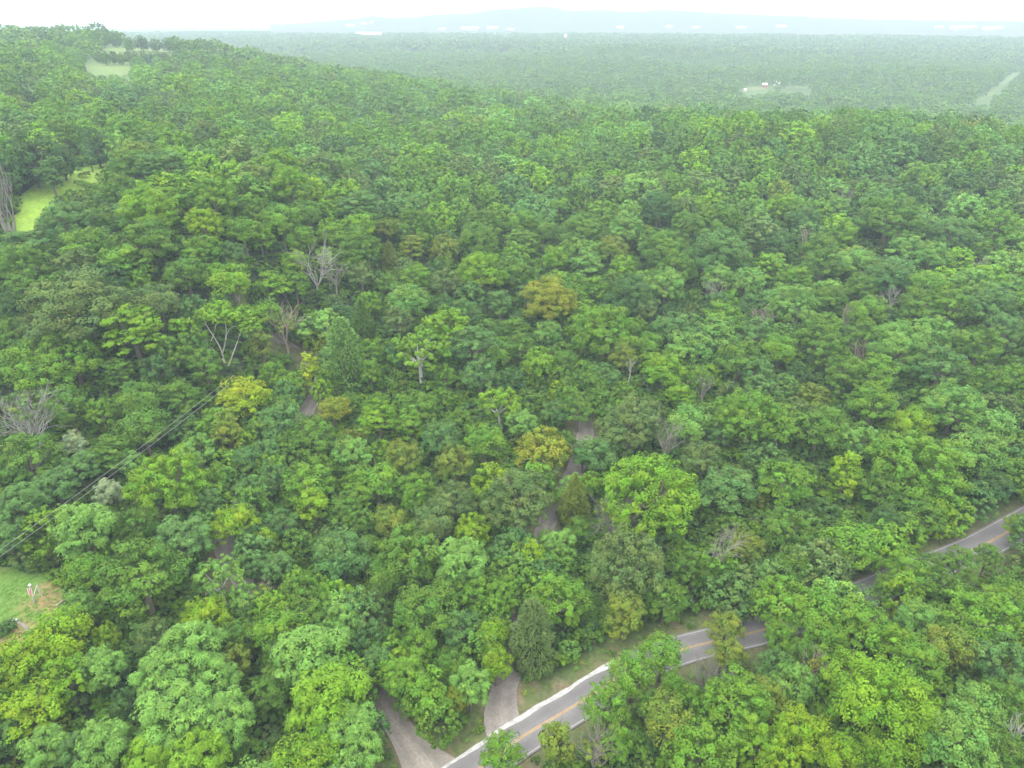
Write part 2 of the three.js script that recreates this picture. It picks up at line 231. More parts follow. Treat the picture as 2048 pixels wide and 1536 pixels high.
// lobes of a crown W wide and Hc tall whose base is at y = 0
function crownLobes(r, o) {
  const { W, Hc } = o, a = W / 2, b = Hc / 2, lobes = [], n = o.lobes, gold = 2.39996;
  for (let i = 0; i < n; i++) {
    const q = (i + 0.5) / n, el = lerp(1, o.low ?? -0.45, Math.pow(q, o.pow ?? 0.95)), az = i * gold + r() * 0.7, out = lerp(o.in ?? 0.6, 1, Math.pow(r(), 0.6)) * (1 - o.lobe * 0.55), s = Math.sqrt(Math.max(0, 1 - el * el));
    const rad = a * o.lobe * lerp(0.7, 1.25, r()), prof = o.profile ? o.profile((el + 1) / 2) : 1;
    lobes.push({ c: V(Math.cos(az) * s * a * out * prof, b + el * b * out + (r() - 0.5) * Hc * 0.08, Math.sin(az) * s * a * out * prof), r: rad, sy: o.flat ?? 0.8, tone: 1 + (r() - 0.5) * (o.vary ?? 0.2), hue: (r() - 0.5) * (o.hue ?? 0.28) });
  }
  return lobes;
}
const tmpT = V(0, 0, 0);
function foliage(seed, o) {
  const r = rng(seed), L = new Leaves(), lobes = crownLobes(r, o), per = Math.round(o.cards / lobes.length), mid = V(0, o.Hc * 0.4, 0);
  for (const lo of lobes) {
    const tufts = []; for (let k = 0; k < o.tufts; k++) { const d = unit(r); d.y = d.y * 0.8 + 0.25; d.normalize(); tufts.push({ d, r: lo.r * lerp(0.28, 0.5, r()), c: V(lo.c.x + d.x * lo.r * 0.72, lo.c.y + d.y * lo.r * 0.72 * lo.sy, lo.c.z + d.z * lo.r * 0.72), t: 1 + (r() - 0.5) * 0.24 }); }
    const outward = lo.c.clone().sub(mid).normalize();
    for (let k = 0; k < per; k++) {
      const tf = tufts[Math.floor(r() * tufts.length)], d = unit(r); d.y = d.y * 0.9 + 0.15; d.addScaledVector(tf.d, 0.45).normalize();
      const rr = tf.r * lerp(0.55, 1.12, Math.sqrt(r())), p = V(tf.c.x + d.x * rr, tf.c.y + d.y * rr * lo.sy, tf.c.z + d.z * rr);
      let buried = false; for (const q of lobes) if (q !== lo && (p.x - q.c.x) ** 2 + ((p.y - q.c.y) / q.sy) ** 2 + (p.z - q.c.z) ** 2 < (q.r * 0.62) ** 2) { buried = true; break; }
      if (buried && r() < 0.85) continue;
      const j = unit(r), nrm = V(d.x * 0.55 + tf.d.x * 0.35 + outward.x * 0.15 + j.x * 0.38, d.y * 0.55 + tf.d.y * 0.35 + 0.28 + j.y * 0.3, d.z * 0.55 + tf.d.z * 0.35 + outward.z * 0.15 + j.z * 0.38).normalize();
      const dir = tmpT.crossVectors(nrm, unit(r)).normalize().clone(); dir.y -= o.droop ?? 0.15; dir.normalize(); const side = V(0, 0, 0).crossVectors(nrm, dir).normalize();
      const s = o.leaf * lerp(0.65, 1.35, r()), t = lo.tone * tf.t * lerp(0.84, 1.16, r()), h = lo.hue + (r() - 0.5) * 0.16;
      L.face(p, dir, side, nrm, s * (o.long ?? 1.25), s, [t * (1 + h), t, t * (1 - h * 0.6)]);
    }
  }
  return L.build();
}
// crown of long drooping fronds set in rosettes
function fronds(seed, o) {
  const r = rng(seed), L = new Leaves(), lobes = crownLobes(r, o);
  for (const lo of lobes) for (let k = 0; k < o.tufts; k++) {
    const d = unit(r); d.y = Math.abs(d.y) * 0.9 + 0.12; d.normalize();
    const c = V(lo.c.x + d.x * lo.r, lo.c.y + d.y * lo.r * lo.sy, lo.c.z + d.z * lo.r), axis = d.clone().multiplyScalar(0.6).add(V(0, 0.7, 0)).normalize(), u = V(0, 0, 0).crossVectors(axis, unit(r)).normalize(), v = V(0, 0, 0).crossVectors(axis, u);
    const n = 8 + Math.floor(r() * 5), t0 = lo.tone * lerp(0.85, 1.15, r());
    for (let i = 0; i < n; i++) {
      const a = (i + r() * 0.6) / n * 6.2832, out = V(0, 0, 0).addScaledVector(u, Math.cos(a)).addScaledVector(v, Math.sin(a)), len = o.leaf * lerp(0.7, 1.2, r()), rise = lerp(0.15, 0.75, r());
      const d1 = out.clone().addScaledVector(axis, rise).normalize(), d2 = out.clone().addScaledVector(axis, rise - 0.7).add(V(0, -0.25, 0)).normalize();
      const p1 = c.clone().addScaledVector(d1, len * 0.3), p2 = c.clone().addScaledVector(d1, len * 0.55).addScaledVector(d2, len * 0.28), side = V(0, 0, 0).crossVectors(axis, out).normalize();
      const n1 = axis.clone().multiplyScalar(0.7).addScaledVector(out, 0.3).addScaledVector(d, 0.4).add(V(0, 0.2, 0)).normalize(), n2 = axis.clone().multiplyScalar(0.5).addScaledVector(out, 0.6).addScaledVector(d, 0.3).normalize(), t = t0 * lerp(0.82, 1.2, r()), h = lo.hue + (r() - 0.5) * 0.12, tone = [t * (1 + h), t, t * (1 - h * 0.5)];
      L.face(p1, d1, side, n1, len * 0.62, len * 0.26, tone, 0.1); L.face(p2, d2, side, n2, len * 0.6, len * 0.28, tone, 0.15);
    }
  }
  const fill = foliage(seed + 7, { ...o, cards: o.cards, tufts: 6, leaf: o.leaf * 0.5 });
  return mergeGeometries([L.build(), fill]);
}
// a feathery cone
function coneFoliage(seed, o) {
  const r = rng(seed), L = new Leaves(), { W, Hc } = o;
  for (let k = 0; k < o.cards; k++) {
    const q = Math.pow(r(), 0.75), y = Hc * (1 - q), a = r() * 6.2832, lump = 1 + 0.28 * noise(Math.cos(a) * 1.6 + seed, y * 0.55, Math.sin(a) * 1.6) * 2, R = W / 2 * Math.pow(q, o.pw ?? 0.7) * lump * (q > 0.86 ? 1 - (q - 0.86) * 2.2 : 1) * lerp(0.55, 1.05, Math.sqrt(r()));
    const out = V(Math.cos(a), 0.1, Math.sin(a)).normalize(), j = unit(r), nrm = out.clone().multiplyScalar(0.7).add(V(0, 0.55, 0)).addScaledVector(j, 0.4).normalize(), dir = out.clone().add(V(0, lerp(-0.5, 0.9, r()), 0)).addScaledVector(j, 0.4).normalize(), side = V(0, 0, 0).crossVectors(nrm, dir).normalize();
    const s = o.leaf * lerp(0.6, 1.3, r()), t = lerp(0.75, 1.22, r()) * (1 + 0.22 * noise(a * 2, y * 0.4, seed)), h = (r() - 0.5) * 0.14;
    L.face(V(Math.cos(a) * R, y + (r() - 0.5) * 0.5, Math.sin(a) * R), dir, side, nrm, s * 2.1, s * 0.55, [t * (1 + h), t, t * (1 - h)]);
  }
  return L.build();
}
// a bent tapering limb through points
function limb(points, r0, r1, sides = 5, per = 3) {
  const c = new THREE.CatmullRomCurve3(points, false, 'centripetal'), n = Math.max(2, (points.length - 1) * per), pts = c.getPoints(n), pos = [], nor = [], idx = [];
  for (let i = 0; i <= n; i++) {
    const t = c.getTangent(i / n), u = V(0, 0, 0).crossVectors(t, Math.abs(t.y) > 0.9 ? V(1, 0, 0) : V(0, 1, 0)).normalize(), v = V(0, 0, 0).crossVectors(t, u), R = lerp(r0, r1, Math.pow(i / n, 0.8));
    for (let k = 0; k < sides; k++) { const a = k / sides * 6.2832, x = u.x * Math.cos(a) + v.x * Math.sin(a), y = u.y * Math.cos(a) + v.y * Math.sin(a), z = u.z * Math.cos(a) + v.z * Math.sin(a); pos.push(pts[i].x + x * R, pts[i].y + y * R, pts[i].z + z * R); nor.push(x, y, z); }
    if (i) for (let k = 0; k < sides; k++) { const a = (i - 1) * sides + k, b = (i - 1) * sides + (k + 1) % sides; idx.push(a, b, a + sides, b, b + sides, a + sides); }
  }
  const g = new THREE.BufferGeometry(); g.setAttribute('position', new THREE.Float32BufferAttribute(pos, 3)); g.setAttribute('normal', new THREE.Float32BufferAttribute(nor, 3)); g.setIndex(idx); return g;
}
function trunkOf(seed, H, W, base, lobes, spread = 0.75) {           // trunk and main limbs under a crown
  const r = rng(seed), gs = [], lean = V((r() - 0.5) * W * 0.08, 0, (r() - 0.5) * W * 0.08), fork = V(lean.x, base + (H - base) * 0.2, lean.z), rad = 0.018 * H + 0.02 * W;
  gs.push(limb([V(0, -0.6, 0), V(lean.x * 0.3, base * 0.5, lean.z * 0.3), fork], rad * 1.3, rad * 0.75, 7));
  const n = lobes;
  for (let i = 0; i < n; i++) { const a = i / n * 6.2832 + r(), el = lerp(0.35, 0.92, r()), e = V(fork.x + Math.cos(a) * W * 0.5 * spread * Math.sqrt(1 - el * el * 0.8), base + (H - base) * el, fork.z + Math.sin(a) * W * 0.5 * spread * Math.sqrt(1 - el * el * 0.8)), m = fork.clone().lerp(e, 0.5).add(V((r() - 0.5) * W * 0.1, W * 0.04, (r() - 0.5) * W * 0.1)); gs.push(limb([fork, m, e], rad * 0.55, rad * 0.12, 5)); }
  return mergeGeometries(gs);
}
function bareTree(seed, H, W, opt = {}) {                            // [trunk, ...branches] of a leafless tree
  const r = rng(seed), stems = opt.stems ?? 1, out = [];
  const grow = (list, p, d, len, rad, lev) => {
    const bend = unit(r).multiplyScalar(0.35), m = p.clone().addScaledVector(d, len * 0.5).addScaledVector(bend, len * 0.22), e = p.clone().addScaledVector(d, len).addScaledVector(bend, len * 0.2);
    list.push(limb([p, m, e], rad, rad * 0.55, lev > 1 ? 3 : 5, 2));
    if (lev >= (opt.levels ?? 4)) return;
    const n = lev === 0 ? 3 : 2 + (r() < 0.55 ? 1 : 0);
    for (let i = 0; i < n; i++) { const q = i === 0 ? e : p.clone().lerp(e, lerp(0.4, 0.95, r())), nd = d.clone().addScaledVector(unit(r), opt.spread ?? 0.75).add(V(0, opt.up ?? 0.16, 0)).normalize(); grow(list, q, nd, len * lerp(0.55, 0.82, r()), Math.max(rad * 0.58, opt.twig ?? 0.02), lev + 1); }
  };
  const trunks = [];
  for (let s = 0; s < stems; s++) {
    const a = s / stems * 6.2832 + r(), d0 = stems > 1 ? V(Math.cos(a) * 0.32, 1, Math.sin(a) * 0.32).normalize() : V((r() - 0.5) * 0.15, 1, (r() - 0.5) * 0.15).normalize(), th = H * (opt.clear ?? 0.3), top = d0.clone().multiplyScalar(th), rad = opt.rad ?? 0.02 * H + 0.04;
    trunks.push(limb([V(0, -0.5, 0), d0.clone().multiplyScalar(th * 0.5).add(V((r() - 0.5) * 0.4, 0, (r() - 0.5) * 0.4)), top], rad * 1.25, rad * 0.8, 6));
    const n = opt.limbs ?? 5;
    for (let i = 0; i < n; i++) { const b = i / n * 6.2832 + r() * 0.9, k = lerp(0.25, 1, r()) * (opt.open ?? W / H), list = [], d = V(Math.cos(b) * k, 1, Math.sin(b) * k).normalize(); grow(list, top.clone().addScaledVector(d0, -th * 0.1 * r()), d, H * (1 - (opt.clear ?? 0.3)) * 0.46, rad * 0.55, 1); out.push(mergeGeometries(list)); }
  }
  return [mergeGeometries(trunks), ...out];
}

// ------------------------------------------------------------------ leaf and bark materials
const leafMat = (c) => new THREE.MeshPhysicalMaterial({ color: c, vertexColors: true, roughness: 0.9, specularIntensity: 0.2, transmission: 0.18, thickness: 0, side: THREE.DoubleSide });
const LEAF = { d: [0.056, 0.122, 0.028], m: [0.082, 0.168, 0.02], b: [0.1, 0.208, 0.018], l: [0.12, 0.238, 0.014], y: [0.148, 0.256, 0.011], Y: [0.225, 0.305, 0.011], o: [0.13, 0.184, 0.022], g: [0.094, 0.152, 0.037], s: [0.08, 0.168, 0.038], p: [0.118, 0.24, 0.04], w: [0.22, 0.295, 0.14], a: [0.172, 0.21, 0.016] };
const WORDS = { d: 'dark green', m: 'mid-green', b: 'bright green', l: 'lime green', y: 'yellow-green', Y: 'golden yellow', o: 'olive-yellow', g: 'grey-green', s: 'blue-green', p: 'pale green', w: 'whitish green', a: 'orange-tinged' };
const MAT = {}; for (const k in LEAF) MAT[k] = leafMat(C(...LEAF[k]));
const bark = new THREE.MeshStandardMaterial({ color: C(0.12, 0.1, 0.08), roughness: 0.95 }), paleBark = new THREE.MeshStandardMaterial({ color: C(0.36, 0.355, 0.32), roughness: 0.9 }), greyWood = new THREE.MeshStandardMaterial({ color: C(0.2, 0.185, 0.16), roughness: 0.95 }), tanWood = new THREE.MeshStandardMaterial({ color: C(0.25, 0.21, 0.165), roughness: 0.95 }), whiteWood = new THREE.MeshStandardMaterial({ color: C(0.27, 0.26, 0.24), roughness: 0.9 });

// ------------------------------------------------------------------ tree kinds
const broad = (seed, W, H, cb, o) => { const f = { W, Hc: H - cb, lobe: 0.36, ...o }, crown = foliage(seed, f); crown.translate(0, cb, 0); return { W, H, cb, crown, trunk: trunkOf(seed, H, W, cb + 1, 7) }; };
const KIND = {
  r: [broad(11, 12, 15, 1, { lobes: 26, cards: 8073, tufts: 7, leaf: 0.318, low: -0.65 }), broad(12, 12, 15.5, 2.5, { lobes: 18, lobe: 0.44, cards: 8073, tufts: 9, leaf: 0.318, low: -0.65 }), broad(13, 12, 14, 1, { lobes: 34, lobe: 0.3, cards: 8424, tufts: 6, leaf: 0.303, flat: 0.95 }), broad(14, 12, 16, 1.2, { lobes: 22, lobe: 0.38, cards: 8073, tufts: 8, leaf: 0.341, flat: 0.65, in: 0.45 }), broad(15, 12, 15, 2, { lobes: 28, lobe: 0.33, cards: 7897, tufts: 7, leaf: 0.303, low: -0.6, vary: 0.4 }), broad(16, 12, 15, 2, { lobes: 15, lobe: 0.46, cards: 7897, tufts: 12, leaf: 0.333, in: 0.4, low: -0.65 })],
  R: [broad(21, 19, 20, 1.8, { lobes: 46, lobe: 0.27, cards: 20182, tufts: 8, leaf: 0.333, low: -0.65 }), broad(22, 19, 19, 1.8, { lobes: 34, lobe: 0.31, cards: 20182, tufts: 10, leaf: 0.333, flat: 0.7, low: -0.65 }), broad(23, 19, 20, 2, { lobes: 56, lobe: 0.23, cards: 20182, tufts: 7, leaf: 0.318, in: 0.5 }), broad(24, 19, 20, 2, { lobes: 40, lobe: 0.29, cards: 20182, tufts: 9, leaf: 0.348, in: 0.45, low: -0.5, vary: 0.36 })],
  f: [broad(31, 13, 15, 2.5, { lobes: 44, lobe: 0.27, cards: 9828, tufts: 9, leaf: 0.257, flat: 0.34, long: 1.9, droop: 0.05, low: -0.5, in: 0.3 }), broad(32, 13, 14.5, 2.5, { lobes: 36, lobe: 0.32, cards: 9828, tufts: 9, leaf: 0.242, flat: 0.42, long: 1.8, low: -0.35 })],
  h: [41, 42, 43].map((s, i) => { const W = 12, H = [14, 13, 15][i], cb = 2.5, o = { W, Hc: H - cb, lobe: [0.25, 0.3, 0.22][i], lobes: [22, 17, 28][i], tufts: [12, 15, 10][i], leaf: 1.0, cards: 2632, low: -0.6, flat: 0.8, hue: 0.12, in: 0.5 }, crown = fronds(s, o); crown.translate(0, cb, 0); return { W, H, cb, crown, trunk: trunkOf(s, H, W, cb + 1, 6) }; }),
  c: [51, 52].map((s, i) => { const W = 8, H = [15, 13][i], crown = coneFoliage(s, { W, Hc: H - 0.8, cards: 7371, leaf: 0.318 }); crown.translate(0, 0.8, 0); return { W, H, cb: 0.8, crown, trunk: trunkOf(s, H * 0.8, 3, 3, 4) }; }),
  e: [55, 56].map((s, i) => { const W = 8, H = [14, 15][i], crown = coneFoliage(s, { W, Hc: H - 0.4, cards: 7800, leaf: 0.317, pw: 0.42 }); crown.translate(0, 0.4, 0); return { W, H, cb: 0.4, crown, trunk: trunkOf(s, H * 0.8, 3, 3, 4) }; }),
  u: [61, 62].map((s) => broad(s, 7, 12.5, 1, { lobes: 24, lobe: 0.42, cards: 5265, tufts: 6, leaf: 0.303, low: -0.85, profile: (q) => lerp(1.1, 0.45, q), in: 0.5 })),
  q: [91, 92].map((s) => broad(s, 12, 11, 0, { lobes: 30, lobe: 0.36, cards: 8073, tufts: 7, leaf: 0.318, low: -0.97 })),
  v: [71, 72].map((s) => { const t = broad(s, 14, 16, 4, { lobes: 26, lobe: 0.24, cards: 9126, tufts: 6, leaf: 0.333, in: 0.7, low: -0.3, vary: 0.2 }); t.trunk = trunkOf(s + 3, 14.6, 11, 4, 9, 0.9); t.pale = true; return t; }),
};
const SIDE = V(1, 0, 0);
function crownAt(cx, cy, w, frac) {                                  // foot of a tree whose crown is seen there, and its real width
  let W = 12, p; for (let i = 0; i < 4; i++) { const H = heightFor(W); p = hit(cx, cy, H * frac); W = clamp(w * depthOf(p) / FPX, 3, 26); }
  return { W, H: heightFor(W), x: p.x, z: p.z, y: ground(p.x, p.z) };
}
function heightFor(W) { return clamp(0.7 * W + 4.8, 4.2, 21); }
const NAMES = { r: ['broadleaf_tree', 'tree'], q: ['broadleaf_tree', 'tree'], f: ['feathery_tree', 'tree'], h: ['frond_tree', 'tree'], c: ['cedar_tree', 'conifer'], e: ['cedar_tree', 'conifer'], u: ['young_tree', 'tree'], v: ['sycamore_tree', 'tree'], x: ['dead_tree', 'dead tree'], k: ['forked_tree', 'tree'] };
const FORM = { r: 'rounded tree', q: 'bushy tree', f: 'feathery layered tree', h: 'frond-leaved tree', c: 'conical cedar', e: 'upright cedar', u: 'slim tree', v: 'open pale-limbed tree', x: 'bare dead tree', k: 'forked tree' };
const made = [], pick = rng(404);
function plant(x, y, w, kind, tone, words) {
  const list = KIND[kind === 'r' ? 'r' : kind], c = crownAt(x, y, w, 'cue'.includes(kind) ? 0.5 : 0.62), pool = kind === 'r' && c.W > 15 ? KIND.R : list, t = pool[Math.floor(pick() * pool.length)];
  const g = thing(NAMES[kind][0], '', NAMES[kind][1]);
  mesh('trunk', t.trunk, t.pale ? paleBark : bark, g); mesh('crown', t.crown, MAT[tone], g);
  const s = c.W / t.W, H = kind === 'c' || kind === 'e' ? c.W * 1.75 : kind === 'u' ? c.W * 1.7 : c.H;
  g.position.set(c.x, c.y, c.z); g.rotation.y = pick() * 6.2832; g.scale.set(s * lerp(0.95, 1.05, pick()), H / t.H * lerp(0.94, 1.08, pick()), s * lerp(0.95, 1.05, pick()));
  made.push({ g, x, y, w, kind, tone, words, X: c.x, Z: c.z, W: c.W, H });
  return g;
}
function plantBare(x, y, w, h, wood, words, opt = {}) {              // (x, y): foot of the visible limbs; w, h its span in the photograph
  const lift = opt.lift ?? 4, p = hit(x, y, lift), k = depthOf(p) / FPX, d = Math.atan2(100 - p.y, Math.hypot(p.x, p.z)), W = w * k, H = h * k / Math.max(0.55, Math.cos(d)) + lift;
  const [trunk, ...branches] = bareTree(opt.seed ?? Math.round(x * 7 + y), H, W, opt), g = thing(opt.name ?? 'dead_tree', '', opt.cat ?? 'dead tree');
  mesh('trunk', trunk, wood, g); branches.forEach((b) => mesh('branch', b, wood, g));
  if (opt.leaf) { const f = { W: W * 0.95, Hc: H * 0.34, lobe: 0.2, lobes: 16, cards: opt.leaf, tufts: 5, leaf: 0.4, in: 0.7, low: 0, flat: 0.5 }; const cr = foliage(Math.round(x), f); cr.translate(0, H * (opt.leafAt ?? 0.64), 0); mesh('crown', cr, MAT[opt.tone ?? 'g'], g); }
  g.position.set(p.x, p.y - lift, p.z); g.rotation.y = opt.turn ?? pick() * 6.28;
  made.push({ g, x, y: y - h / 2, w, kind: 'x', tone: 'g', words, X: p.x, Z: p.z, W, H, bare: true });
  return g;
}
